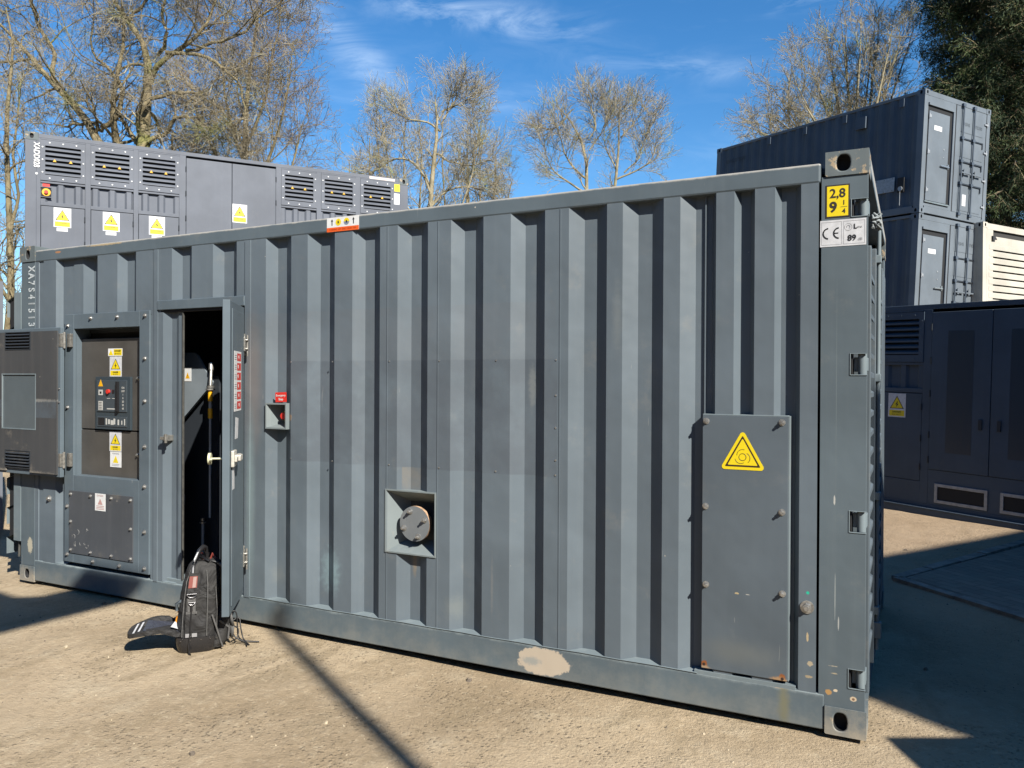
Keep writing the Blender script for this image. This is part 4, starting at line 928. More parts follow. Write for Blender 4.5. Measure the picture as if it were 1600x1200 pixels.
for k_ in range(9):
    mb.mark(); a = random.uniform(0, 6.28); x = .02+.05*math.cos(a)*random.random(); y = .01+.05*math.sin(a)
    mb.tube([(x, y, .50), (x+.02*math.cos(a*2), y+.01, .535+.02*random.random()), (x+.04*math.cos(a*3), y-.02, .525)], .007+.004*random.random(), 6, k_ % 3)
mb.build('tool', [M['black'], plain('dull_red_grip', (.20, .04, .03), .4), shine], B)
# open flap lying out to the left
mb = MB(); FL = []
n_ = 26
for i in range(n_):
    a = 2*math.pi*i/n_; c_, s_ = math.cos(a), math.sin(a); d = (abs(c_)**3.4+abs(s_)**3.4)**(1/3.4); FL.append((c_/d, s_/d))
def flap_pt(u, v, w):   # u -1 (tip) .. 1 (root), v across
    x = -.235+u*.155+.015*(v if u < 0 else 0); y = .0+v*.105*(1-.12*(u < -.5)); z = .142+.018*math.cos(u*2.2)+.012*v-(.018 if u > .6 else 0); return (x, y, z+w)
v_ = [flap_pt(a, b, .014) for a, b in FL]+[flap_pt(a, b, -.010) for a, b in FL]+[flap_pt(a*.9, b*.88, .010) for a, b in FL]
mb.add(v_, [(i, (i+1) % n_, n_+(i+1) % n_, n_+i) for i in range(n_)], 0, None, True); mb.add(v_, [tuple(range(n_, 2*n_))[::-1]]); mb.add(v_, [(i, (i+1) % n_, 2*n_+(i+1) % n_, 2*n_+i) for i in range(n_)], 0); mb.add(v_, [tuple(range(2*n_, 3*n_))])
mb.add([(-.11, -.085, .135), (-.11, .075, .135), (-.09, .075, .05), (-.10, -.085, .03)], [(0, 1, 2, 3)])
flap = mb.build('flap', fabric, B)
mb = MB(); mb.add([flap_pt(-.42, -.72, .0125), flap_pt(.85, -.72, .0125), flap_pt(.85, .72, .0125), flap_pt(-.42, .72, .0125)], [(0, 1, 2, 3)])
q = NT('clear_pocket'); q.b.inputs['Base Color'].default_value = (.05, .055, .075, 1); q.b.inputs['Roughness'].default_value = .16; q.set(q.b.inputs['Normal'], q.bump(q.noise(14, 3), .8, .02)); mb.build('clear_pocket', q.m, flap)
mb = MB(); 
for u in (-.78, -.60): mb.mark().add([flap_pt(u, -.72, .0125), flap_pt(u+.07, -.72, .0125), flap_pt(u+.07, .62, .0135), flap_pt(u, .62, .0135)], [(0, 1, 2, 3)])
mb.build('white_tape', M['grime'], flap)
mb = MB(); mb.add([flap_pt(.45, -.6, .0145), flap_pt(.85, -.45, .0165), flap_pt(.9, .15, .0165), flap_pt(.6, .3, .0145)], [(0, 1, 2, 3)]); mb.build('papers', M['grime'], flap)
mb = MB(); mb.cyl((-.135, .03, .15), (-.125, .035, .19), .012, 10, 0); mb.cyl((-.125, .035, .235), (-.120, .045, .215), .010, 10, 0); mb.build('orange_tool', plain('orange_handle', (.7, .25, .02), .4), B)
mb = MB(); mb.tube([(-.105, -.04, .30), (-.135, -.03, .28), (-.13, -.03, .24)], .010, 6); mb.build('side_loop', M['blue'], B)

# ================================================================== REAR UNIT (left, upper of a stack of two)
RY = R_(53.92)
def gen_unit(root, P, cast, big_sticker=True, text_='XADD028', stickers=True, dark=False, skid=False):
    L, Wd, H = 6.058, 2.438, 2.591
    frame(root, L, Wd, H, P, cast)
    fr = lambda y: front(0, y, 0)
    mb = MB()                           # mullions and horizontal bands of the side
    for x0, x1 in ((.15, .205), (.80, .875), (1.475, 1.545), (2.145, 2.245), (3.675, 3.765), (4.37, 4.45), (5.07, 5.155), (5.775, 5.91)):
        mb.box(x0, x1, .004, .05, .16, H-.075)
    for x0, x1 in ((.205, 2.145), (3.765, 5.775)):
        for i in range(3): pass
    seg = [(.205, .80), (.875, 1.475), (1.545, 2.145), (3.765, 4.37), (4.45, 5.07), (5.155, 5.775)]
    for x0, x1 in seg:
        mb.box(x0, x1, .006, .045, 1.84, 1.875); mb.box(x0, x1, .006, .045, 1.50, 1.555); mb.box(x0, x1, .006, .045, .16, .42); mb.box(x0, x1, .006, .05, 2.495, H-.075)
    mb.box(2.245, 3.675, .006, .05, .16, .58)
    mb.build('side_frame', P, root, .003)
    for x0, x1 in seg:                  # louvred vents
        mb = MB(); y = -.006
        rim(mb, x0, x1, 1.878, 2.49, (.06, .06, .085, .085), y, .02, 0); mb.box(x0+.05, x1-.05, .06, .07, 1.95, 2.42, 1)
        for i in range(6):
            z = 1.975+i*.073
            mb.add([(x0+.055, .055, z+.062), (x1-.055, .055, z+.062), (x1-.055, -.004, z+.022), (x0+.055, -.004, z+.022), (x1-.055, -.004, z), (x0+.055, -.004, z)], [(0, 1, 2, 3), (3, 2, 4, 5)])
        fm = front(0, -.006, 0)
        for k_ in range(3):
            for z in (1.915, 2.452): mb.cyl((x0+.12+k_*(x1-x0-.24)/2, z, 0), (x0+.12+k_*(x1-x0-.24)/2, z, .006), .011, 8, 2, mat=fm)
            for x in (x0+.026, x1-.026): mb.cyl((x, 2.0+k_*.19, 0), (x, 2.0+k_*.19, .006), .011, 8, 2, mat=fm)
        v = mb.build('louvre_vent', [P, M['dark'], M['white'] if not dark else P], root)
        if not dark:
            mb = MB()
            for u in (.185, .40):
                mb.mark().poly([(x0+u-.024, 2.17), (x0+u+.024, 2.17), (x0+u, 2.212)], .001, 0, front(0, -.010, 0))
            mb.build('warning_triangle', M['amber'], v)
    for x0, x1 in ((.205, 2.145), (3.765, 5.775)):     # corrugated strips
        mb = MB(); corr(mb, regular(x0, x1, .222, .03, .06, .03, .02), 1.555, 1.84)
        mb.build('corrugated_strip', P, root)
    for x0, x1 in seg:                  # lower doors
        mb = MB(); mb.box(x0+.006, x1-.006, .008, .03, .425, 1.492)
        dd = mb.build('lower_door', P, root, .004)
        mb = MB()
        for z in (1.33, .95, .6): mb.mark().cyl((x1-.004, -.002, z-.04), (x1-.004, -.002, z+.04), .009, 8)
        mb.build('hinge', M['innerpaint'], dd)
    for x0, x1 in ((2.25, 2.955), (2.963, 3.67)):
        mb = MB(); mb.box(x0, x1, -.004, .03, .585, 2.478)
        dd = mb.build('tall_door', P, root, .004)
        mb = MB(); xx = x0-.004 if x0 < 2.5 else x1+.004
        for z in (2.3, 1.9, 1.5, 1.0, .7): mb.mark().cyl((xx, -.004, z-.04), (xx, -.004, z+.04), .010, 8)
        mb.build('hinge', M['innerpaint'], dd)
        mb = MB(); mb.box(x1-.12 if x0 < 2.5 else x0+.08, x1-.08 if x0 < 2.5 else x0+.12, -.02, -.004, 1.1, 1.22); mb.build('door_handle', M['innerpaint'], dd, .003)
        if dark: MB().box(x0+.2, x1-.2, -.0055, -.0045, .80, 2.25).build('door_window', plain('dark_glass', (.035, .05, .07), .3), dd)
    mb = MB(); mb.box(.15, 5.9, .5, .52, .15, 2.5); mb.build('inner_wall', M['dark'], root)
    corrb = MB(); corr(corrb, [(x, Wd-.04+d) for x, d in regular(.15, 5.9)], .15, H-.07); corrb.box(.03, .05, .13, Wd-.13, .15, H-.1); corrb.box(L-.05, L-.03, .13, Wd-.13, .15, H-.1)
    corrb.build('back_wall', P, root)
    for x in (.377, 1.043, 1.698) if stickers else ((1.698,)):
        danger_sticker(root, front(x, .0062, 1.185), .235, .298)
        if not dark: MB().box(x+.04, x+.19, .0058, .0075, 1.125, 1.178).build('small_label', M['grime'], root)
    if big_sticker: danger_sticker(root, front(2.945+.02, -.0055, 1.50), .235, .31)
    mb = MB(); mb.box(.212, .345, .006, .0195, 1.632, 1.77, 1); mb.box(.205, .352, -.003, .006, 1.77, 1.780, 2); mb.box(.205, .352, -.003, .006, 1.622, 1.632, 2); mb.cyl((.28, .006, 1.70), (.28, -.002, 1.70), .058, 20, 0); mb.cyl((.28, -.002, 1.70), (.28, -.03, 1.70), .026, 16, 3)
    mb.box(.232, .326, .0025, .004, 1.785, 1.828, 3)
    mb.build('emergency_stop', [M['amber'], M['dark'], P, M['red']], root)
    if text_:
        mb = MB(); mb.text(text_, .108, .152, 2.25, front(0, -.0005, 0), 0, rot=-math.pi/2, bold=.0022, sx=.80, w=.004); mb.cyl((.153, 1.97, .0), (.153, 1.97, .004), .017, 10, 0, mat=front(0, .003, 0)); mb.build('stencil_number', M['white'], root)
RU = thing('generator_container', 'sunlit grey generator container with six louvred vents, raised behind the foreground container', 'container', (-5.67, 3.523, 5.290-2.591), (0, 0, RY))
gen_unit(RU, M['rearpaint'], M['casting'])
MB().box(5.32, 5.80, .003, .0055, 2.515, 2.560).build('rail_label', plain('faded_pink_label', (.62, .55, .52), .5), RU)
mb = MB(); m0 = front(5.79, .0035, 2.337); mb.poly([(0, 0), (.105, 0), (.105, .135), (0, .135)], .001, 0, m0); mb.text('2,8', .045, .052, .098, front(5.79, .0015, 2.337), 1); mb.text('9', .05, .05, .04, front(5.79, .0015, 2.337), 1); mb.build('height_sticker', [M['yellow'], M['ink']], RU)
mb = MB(); mb.poly([(0, 0), (.105, 0), (.105, .20), (0, .20)], .001, 0, front(5.785, .0035, 2.10)); mb.text('CE', .04, .052, .16, front(5.785, .0020, 2.10), 1); mb.build('rating_plate', [M['white'], M['faint']], RU)
# plain lower container under it
def plain_container(root, P, cast):
    L, Wd, H = 6.058, 2.438, 2.591
    frame(root, L, Wd, H, P, cast)
    mb = MB(); corr(mb, [(x, .012+d) for x, d in regular(.15, L-.15)], .16, H-.075); mb.build('side_wall', P, root)
    mb = MB(); corr(mb, [(x, Wd-.045+d) for x, d in regular(.15, L-.15)], .16, H-.075); mb.build('side_wall', P, root)
    mb = MB()
    for (a, da), (b, db) in zip(*(lambda r: (r, r[1:]))([(x, .03+d) for x, d in regular(.13, Wd-.13, .25)])): mb.quad((da, a, .16), (db, b, .16), (db, b, H-.118), (da, a, H-.118))
    mb.build('end_wall', P, root)
RL = thing('shipping_container', 'grey container under the rear generator container, lower one of the stack', 'container', (-5.67, 3.523, .10), (0, 0, RY))
plain_container(RL, M['rearpaint'], M['casting'])
mb = MB(); mb.box(6.0, 6.04, .13, 2.3, .16, 2.473); mb.build('end_wall', M['rearpaint'], RL)

# ================================================================== DARK GENERATOR on the right
GU = thing('generator_container', 'dark shaded generator container at right with one danger sign and two low openings', 'container', (4.50, 8.24, -.0), (R_(-.2), R_(1.3), R_(-32.3)))
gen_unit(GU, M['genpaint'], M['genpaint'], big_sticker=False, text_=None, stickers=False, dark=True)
mb = MB()
for x0 in (2.34, 3.10, 3.86):
    mb.mark(); rim(mb, x0, x0+.62, .19, .42, (.035,)*4, -.012, .004, 0); mb.box(x0+.035, x0+.585, -.001, .003, .225, .385, 1)
mb.build('skid_opening', [M['galv'], M['dark'], M['genpaint']], GU, .002)
mb = MB(); mb.box(.1, 5.96, -.05, .0, .0, .10); mb.box(.1, 5.96, -.06, .0, .10, .115); mb.build('skid_rail', M['genpaint'], GU, .002)

# ================================================================== STACK of shipping containers with door ends
Mt = Matrix.Rotation(R_(56.71), 3, 'Z') @ Matrix.Rotation(R_(.924), 3, 'Y') @ Matrix.Rotation(R_(2.152), 3, 'X')
a_, b_, c_ = Mt.col[0], Mt.col[1], Mt.col[2]
def stack_unit(label, origin, upper):
    rot = Matrix((-b_, a_, c_)).transposed()
    T = thing('shipping_container', label, 'container', origin+b_*6.058, rot.to_euler())
    L, Wd, H = 6.058, 2.438, 2.591; P = M['stackpaint']; Q = M['stackshade']
    frame(T, L, Wd, H, P, P)
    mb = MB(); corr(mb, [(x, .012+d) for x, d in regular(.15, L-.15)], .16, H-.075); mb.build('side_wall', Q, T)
    mb = MB(); corr(mb, [(x, Wd-.045+d) for x, d in regular(.15, L-.15)], .16, H-.075); mb.box(.03, .05, .13, Wd-.13, .15, H-.1); mb.build('back_wall', P, T)
    # end: map u (0..W) , z, w outwards (+x)
    E = lambda w: Matrix.Translation((L+w, 0, 0)) @ Matrix(((0, 0, 1, 0), (1, 0, 0, 0), (0, 1, 0, 0), (0, 0, 0, 1)))
    mb = MB(); mb.box(L-.05, L-.008, .13, 1.125, .16, H-.118)
    mb.build('end_panel', P, T, .003)
    mb = MB(); u0, u1, v0, v1 = .13, 1.0, .27, 2.27
    mb.box(L-.008, L+.028, u0-.0, u1+.03, v1-.0, v1+.05, 0); mb.box(L-.008, L+.028, u1, u1+.03, v0, v1, 0)
    mb.box(L-.0075, L-.006, u0+.01, u1-.0, v0, v1, 1); mb.box(L-.008, L+.02, u0, u1, v0-.03, v0, 2); mb.build('door_frame', [P, M['dark'], M['trim']], T, .003)  # dark sheet shows round the door as its painted shadow lines
    mb = MB(); mb.box(L-.005, L+.012, u0+.03, u1-.11, v0+.01, v1-.11); dd = mb.build('personnel_door', P, T, .004)
    mb = MB(); mb.poly([(.35, 1.78), (.62, 1.78), (.62, 1.88), (.35, 1.88)], .003, 0, E(.0125)); mb.build('door_sign', M['white'], dd)
    mb = MB(); mb.box(L+.012, L+.035, .86, .90, 1.02, 1.12); mb.box(L+.035, L+.05, .60, .90, 1.045, 1.075); mb.build('door_handle', M['bolt'], dd, .003)
    mb = MB()
    for z in (2.05, 1.30, .5): mb.mark().box(L+.012, L+.022, u0+.02, u0+.10, z-.03, z+.03); mb.cyl((L+.02, u0+.03, z-.05), (L+.02, u0+.03, z+.05), .012, 8)
    mb.mark().cyl((L+.012, .72, 1.42), (L+.02, .72, 1.42), .018, 8); mb.cyl((L+.012, .72, 1.25), (L+.02, .72, 1.25), .012, 8); mb.build('hinge', M['galv'], dd)
    mb = MB(); mb.box(L-.035, L-.010, 1.165, 2.29, .165, 2.468)
    for z0, z1 in ((.22, .62), (.80, 1.20), (1.38, 1.76), (1.92, 2.40)): mb.box(L-.010, L-.004, 1.32, 2.18, z0, z1)
    rd = mb.build('cargo_door', P, T, .005)
    mb = MB(); mb.box(L-.03, L-.012, 1.13, 1.16, .165, 2.468); mb.box(L-.03, L-.014, 2.292, 2.31, .165, 2.468); mb.build('door_seal', M['dark'], T)
    mb = MB()
    for k_ in range(4):
        z = (.42, 1.0, 1.62, 2.25)[k_]; mb.mark().box(L-.005, L+.012, 2.22, 2.35, z-.045, z-.01); mb.cyl((L+.004, 2.32, z-.07), (L+.004, 2.32, z+.03), .013, 8)
    mb.build('hinge', M['galv'], rd)
    for u in (1.36, 1.77):
        mb = MB(); mb.cyl((L+.035, u, .10), (L+.035, u, 2.52), .017, 10)
        for z in (.13, .8, 1.28, 1.78, 2.49): mb.box(L-.008, L+.05, u-.045, u+.045, z-.03, z+.03)
        mb.build('lock_rod', M['stackshade'], rd)
        mb = MB(); mb.box(L+.03, L+.055, u, u+.33, 1.02, 1.05); mb.box(L+.0, L+.05, u+.08, u+.14, .99, 1.10); mb.cyl((L+.04, u+.10, 1.02), (L+.04, u+.10, 1.12), .012, 8); mb.build('lock_handle', P, rd, .003)
    mb = MB()
    for z in (.80, 1.28, 1.78): mb.box(L-.004, L+.012, 1.40, 2.17, z-.012, z+.015); mb.box(L-.004, L+.012, 2.14, 2.17, z-.12, z)
    mb.build('door_ribs', M['innerpaint'], rd)
    mb = MB(); mb.text('RSHS', .10, 1.55, 2.10, E(-.003), 0, bold=.001); mb.text('075200' if upper else '074500', .10, 1.98, 2.10, E(-.003), 0, bold=.001)
    mb.build('container_number', plain('number_grey', (.04, .05, .06), .6), rd)
    if upper:
        mb = MB(); mb.poly([(1.50, .33), (1.64, .33), (1.64, .58), (1.50, .58)], .002, 0, E(-.003)); mb.build('data_plate', M['grime'], rd)
        # side face bits
        F0 = lambda y: front(0, y, 0)
        mb = MB(); mb.box(L-1.10, L-.61, -.003, .010, .535, .84); pl = mb.build('blanking_plate', M['galv'], T, .003)
        mb = MB()
        for x in (L-1.05, L-.86, L-.66):
            for z in (.56, .815): mb.mark().cyl((x, -.003, z), (x, -.007, z), .008, 8)
        mb.build('rivet', M['dark'], pl)
        mb = MB(); mb.box(L-.52, L-.37, -.03, .012, .49, .80, 0); mb.cyl((L-.445, -.03, .56), (L-.445, -.05, .56), .05, 16, 1); mb.tube([(L-.445, -.04, .50), (L-.44, -.04, .2)], .006, 5, 1); mb.build('socket_box', [M['dark'], M['galv']], T)
        mb = MB(); mb.box(L-1.64, L-1.38, -.04, .012, 2.08, 2.34, 0); mb.box(L-1.60, L-1.42, -.041, -.04, 2.11, 2.31, 1); mb.build('vent_cowl', [Q, M['stackshade']], T, .004)
        for x in (.52, 1.95, 3.08, 4.20):
            MB().box(L-x-.06, L-x+.05, -.015, .012, 2.32, 2.50).build('small_vent', Q, T, .004)
        mb = MB(); mb.text('RSHS 075200', .13, L-5.35, 2.16, F0(.010), 0, bold=.001); mb.build('container_number', plain('number_dark', (.03, .036, .045), .6), T)
    return T
Ob = Vector((6.347, 14.973, 5.169))
stack_unit('topmost shipping container of the far stack, pale plate on its dark side', Ob, True)
stack_unit('shipping container directly under the topmost one of the far stack', Ob-c_*2.605, False)
s3 = thing('shipping_container', 'bottom container of the far stack hidden behind the dark generator', 'container', Ob-c_*5.20+b_*6.058, Matrix((-b_, a_, c_)).transposed().to_euler())
plain_container(s3, M['stackshade'], M['stackshade']); MB().box(6.0, 6.04, .13, 2.3, .16, 2.473).build('end_wall', M['stackpaint'], s3)

# ================================================================== CREAM louvred container
CY = R_(56.7)
CC = thing('louvred_container', 'cream container with horizontal louvres, raised beside the far stack at the right edge', 'container', (7.62, 16.55, 2.56), (0, 0, CY))
frame(CC, 6.058, 2.438, 2.591, M['cream'], M['cream'])
mb = MB(); mb.box(.15, .40, .004, .03, .16, 2.44); mb.box(.40, 5.65, .004, .03, 2.10, 2.30); mb.box(5.65, 5.9, .004, .03, .16, 2.52); mb.box(.15, 5.9, .05, .08, .16, 2.5, 1)
mb.box(.15, 5.9, .002, .03, 2.44, 2.516)
z = .3
while z < 2.05:
    mb.add([(.24, .045, z+.135), (5.65, .045, z+.135), (5.65, .0, z+.10), (.24, .0, z+.10), (5.65, .0, z+.0), (.24, .0, z+.0)], [(0, 1, 2, 3), (3, 2, 4, 5)]); z += .155
mb.build('louvre_panel', [M['cream'], M['creamdark']], CC)
mb = MB(); mb.add([(.35, .0, 2.28), (.47, .0, 2.32), (.47, -.05, 2.22), (.35, -.03, 2.2)], [(0, 1, 2, 3)]); mb.box(.33, .36, -.03, .02, 2.2, 2.3); mb.build('bracket', M['dark'], CC)
mb = MB(); mb.box(.02, .05, .13, 2.3, .15, 2.48); mb.box(.1, 5.9, 2.38, 2.4, .15, 2.5); mb.build('end_wall', M['cream'], CC)
c2 = thing('shipping_container', 'container under the cream louvred one, hidden behind the dark generator', 'container', (7.62, 16.55, -.04), (0, 0, CY)); plain_container(c2, M['stackshade'], M['stackshade'])

# ================================================================== louvred unit beyond the left end
LU = thing('louvred_cabinet', 'pale grey louvred cabinet just visible past the left end of the foreground container', 'cabinet', (-2.0, 1.02, 0), (0, 0, R_(150)))
mb = MB(); mb.box(-.02, 2.4, .03, 2.0, 0.1, 2.50); rim(mb, -.05, 2.4, .05, 2.55, (.05, .05, .1, .16), -.02, .03)
mb.build('casing', M['rearpaint'], LU)
mb = MB()
for i in range(16):
    z = .25+i*.14; 
    mb.add([(-.0, -.0, z+.03), (2.35, 0, z+.03), (2.35, .03, z+.10), (0, .03, z+.10), (0, 0, z), (2.35, 0, z)], [(0, 1, 2, 3), (0, 1, 5, 4)])
    mb.add([(0-.02, 1.95, z+.03), (-.02, .05, z+.03), (-.055, .05, z-.03), (-.055, 1.95, z-.03)], [(0, 1, 2, 3)])
mb.build('louvres', M['hood'], LU)

# ================================================================== off to the right and behind: units that throw the shadows
ya = math.atan2(.850, .527); bk = Vector((.850, -.527, 0))*2.438
for z_, lb in ((-.02, 'lowest'), (2.58, 'middle'), (5.18, 'topmost')):
    T_ = thing('shipping_container', 'grey container behind and right of the camera, %s of its stack of three' % lb, 'container', Vector((12.82, -3.59, z_))+bk, (0, 0, ya), 'stack of three containers behind the camera')
    plain_container(T_, M['stackshade'], M['stackshade'])
d_ = Vector((.45, -.893, 0)); e_ = Vector((.893, .45, 0))
T1 = thing('added_block', 'added unseen low grey cabin whose shadow cuts the sand beside the container corner', 'shadow_block', Vector((8.59, -1.36, 0))+d_*2.3, (0, 0, math.atan2(.45, .893)))  # unseen block made up to cast the shadow by the container corner
mb = MB(); mb.box(0, 2.6, 0, 2.3, 0, 2.12); mb.build('wall', M['stackshade'], T1, .01); mb = MB(); mb.box(-.03, 2.63, -.03, 2.33, 2.12, 2.2); mb.build('roof', M['stackpaint'], T1, .01)
mb = MB(); mb.box(.9, 1.7, 2.30, 2.33, .05, 2.0); mb.build('door', M['stackpaint'], T1, .005)
pb = MB(); px_, py_ = 2.50+.8526*8*1.28, .10-.5225*8*1.28
pb.cyl((px_, py_, -.1), (px_, py_, 7.98), .058, 14, r1=.045); pb.cyl((px_, py_, -.05), (px_, py_, .02), .16, 14)
tag(pb.build('lamp_post', plain('galvanised_post', (.35, .36, .37), .5, .4)), 'slim steel post behind the camera whose shadow falls across the sandy ground', 'post')
hk = 6.0*1.28; sx_, sy_ = .8526*hk, -.5225*hk
SH = thing('shadow_slab', 'added unseen flat canopy on a post whose shadow falls at the left corner', 'shadow_slab', (0, 0, 0))  # unseen slab, outline shaped to cast the left ground shadow
mb = MB(); mb.poly([(x+sx_, y+sy_) for x, y in [(-2.4, -.12), (.221, -.286), (.50, -.33), (.63, -.24), (.66, .09), (1.27, .09), (1.24, -.25), (1.175, -.86), (1.10, -1.5), (.2, -1.9), (-2.4, -1.9)]], .06, 0, Matrix.Translation((0, 0, 6.0)))
mb.build('shadow_slab_sheet', M['stackshade'], SH)
mb = MB(); mb.cyl((-1.9+sx_, -1.6+sy_, -.05), (-1.9+sx_, -1.6+sy_, 6.0), .07, 12); mb.build('shadow_slab_post', M['stackshade'], SH)

# ================================================================== TREES
def smooth_poly(P, n):
    P = np.asarray(P, float); d = np.r_[0, np.cumsum(np.linalg.norm(np.diff(P[:, :3], axis=0), axis=1))]; t = np.linspace(0, d[-1], n)
    # catmull-rom on uneven knots through linear+smoothing
    Q = np.stack([np.interp(t, d, P[:, k]) for k in range(P.shape[1])], 1)
    for _ in range(2): Q[1:-1] = (Q[:-2]+2*Q[1:-1]+Q[2:])/4
    return Q
def norm(v): return v/np.maximum(np.linalg.norm(v, axis=-1, keepdims=True), 1e-9)
def tubes_mesh(paths_list, sides_list):
    """paths: list of arrays (N, S, 4) xyz+radius -> verts, quads"""
    V = []; Fq = []; off = 0
    for P, k in zip(paths_list, sides_list):
        if len(P) == 0: continue
        X = P[..., :3]; r = P[..., 3]; N_, S_ = r.shape
        t = np.zeros_like(X); t[:, 1:-1] = X[:, 2:]-X[:, :-2]; t[:, 0] = X[:, 1]-X[:, 0]; t[:, -1] = X[:, -1]-X[:, -2]; t = norm(t)
        ref = np.where(np.abs(t[..., 2:3]) > .9, np.array([1., 0, 0]), np.array([0, 0, 1.]))
        a = norm(np.cross(t, ref)); b = np.cross(t, a)
        an = np.arange(k)*2*np.pi/k
        vv = X[:, :, None]+r[:, :, None, None]*(a[:, :, None]*np.cos(an)[None, None, :, None]+b[:, :, None]*np.sin(an)[None, None, :, None])
        V.append(vv.reshape(-1, 3))
        base = off+np.arange(N_)[:, None, None]*S_*k+np.arange(S_-1)[None, :, None]*k
        j = np.arange(k)[None, None, :]; j2 = (j+1) % k
        Fq.append(np.stack([base+j, base+j2, base+k+j2, base+k+j], -1).reshape(-1, 4)); off += N_*S_*k
    return np.concatenate(V), np.concatenate(Fq)
def np_mesh(name, V, F, mat, parent=None, smooth=True):
    me = bpy.data.meshes.new(name); me.vertices.add(len(V)); me.vertices.foreach_set('co', V.astype(np.float32).ravel())
    n = F.shape[1]; me.loops.add(F.size); me.loops.foreach_set('vertex_index', F.astype(np.int32).ravel()); me.polygons.add(len(F))
    me.polygons.foreach_set('loop_start', (np.arange(len(F))*n).astype(np.int32)); me.polygons.foreach_set('loop_total', np.full(len(F), n, np.int32))
    me.polygons.foreach_set('use_smooth', np.full(len(F), smooth)); me.update(); me.validate(); me.materials.append(mat)
    o = bpy.data.objects.new(name, me); COL.objects.link(o)
    if parent: o.parent = parent
    return o
def children_of(P, m, length, lv, rng, angle=(25, 60), r_ratio=.55, nseg=5, gnarl=.25, upb=.15, droop=0., t0=.25, lenv=.4, rmin=.004):
    """m children for each path in P (N,S,4)"""
    N_, S_, _ = P.shape; t = t0+(1-t0)*(np.arange(m)[None]+rng.random((N_, m)))/m; t = np.clip(t, 0, .995)
    f = t*(S_-1); i0 = f.astype(int); w = (f-i0)[..., None]; idx = np.arange(N_)[:, None]
    A = P[idx, i0]; Bq = P[idx, np.minimum(i0+1, S_-1)]; st = A*(1-w)+Bq*w; tan = norm(Bq[..., :3]-A[..., :3]+1e-6)
    rnd = norm(rng.normal(size=tan.shape)); perp = norm(np.cross(tan, rnd)); an = np.radians(rng.uniform(*angle, size=t.shape))[..., None]
    d = tan*np.cos(an)+perp*np.sin(an); d[..., 2] += upb; d = norm(d)
    ln = length*(1-lenv*t)*rng.uniform(.6, 1.25, t.shape)
    ln = ln.reshape(-1); d = d.reshape(-1, 3); st = st.reshape(-1, 4); n = len(ln)
    r0 = np.maximum(st[:, 3]*r_ratio, rmin)
    out = np.zeros((n, nseg+1, 4)); out[:, 0, :3] = st[:, :3]; out[:, 0, 3] = r0; p = st[:, :3].copy()
    bend = rng.normal(size=(n, 3))*gnarl*.5
    for s_ in range(1, nseg+1):
        d = norm(d+rng.normal(size=(n, 3))*gnarl+bend*.5+np.array([0, 0, upb*.35-droop])); p = p+d*(ln/nseg)[:, None]
        out[:, s_, :3] = p; out[:, s_, 3] = np.maximum(r0*(1-.75*s_/nseg), rmin*.8)
    return out
def bark(name, c0, c1):
    q = NT(name); f = q.noise(3, 6, .7); c = q.mix(q.ramp(f, .35, .68), c0, c1); c = q.mix(q.ramp(q.noise(1.2, 3), .55, .75), c, (c1[0]*.8, c1[1]*.95, c1[2]*.55))
    q.set(q.b.inputs['Base Color'], c); q.b.inputs['Roughness'].default_value = .9; q.b.inputs['Specular IOR Level'].default_value = .15
    q.set(q.b.inputs['Normal'], q.bump(q.noise(22, 5, .7, stretch=(1, 1, .35)), .8, .03)); return q.m
BK1 = bark('olive_grey_bark', (.16, .13, .075), (.30, .25, .15)); TW1 = bark('olive_twigs', (.25, .21, .14), (.44, .385, .27))
BK2 = bark('pale_bark', (.22, .19, .12), (.40, .35, .24)); TW2 = bark('pale_twigs', (.30, .26, .18), (.52, .46, .33))
TWR = bark('reddish_twigs', (.22, .17, .12), (.38, .30, .21))
def pxp(px, py, D):
    v = CAMP+(fw+rt2*((px-800)/1239.6)-up2*((py-600)/1239.6))*D; return (v.x, v.y, v.z)
RS = .66
def limb(pts, D, n=14, dd=0):
    """pts: (px, py, radius[, extra depth])"""
    P = [(*pxp(p[0], p[1], D+(p[3] if len(p) > 3 else 0)), p[2]*RS) for p in pts]
    return smooth_poly(P, n)[None]
def tree(name, label, cat, limbs, specs, seed, bk, tw, base, extra_trunk=None):
    rng = np.random.default_rng(seed); root = thing(name, label, cat, base)
    off = np.array(base+(0,)) if len(base) == 3 else np.array(base)
    off = np.array([base[0], base[1], base[2], 0.])
    n = limbs[0].shape[1]; Lm = np.concatenate(limbs, 0)
    lv = [Lm]; cur = Lm
    for sp in specs: cur = children_of(cur, rng=rng, lv=0, **sp); lv.append(cur)
    V, F = tubes_mesh([Lm-off, lv[1]-off] if len(specs) > 1 else [Lm-off], [8, 5]); np_mesh('trunk', V, F, bk, root)
    V, F = tubes_mesh([l-off for l in lv[2:]], [4]+[3]*5); np_mesh('crown', V, F, tw, root)
    return root, lv
def crooked(pts, D, rng_seed, n=14, jit=.12):
    P = limb(pts, D, n); r = np.random.default_rng(rng_seed); P[:, 1:, :3] += r.normal(size=P[:, 1:, :3].shape)*jit*.5; 
    P[:, 1:-1] = (P[:, :-2]+2*P[:, 1:-1]+P[:, 2:])/4; return P
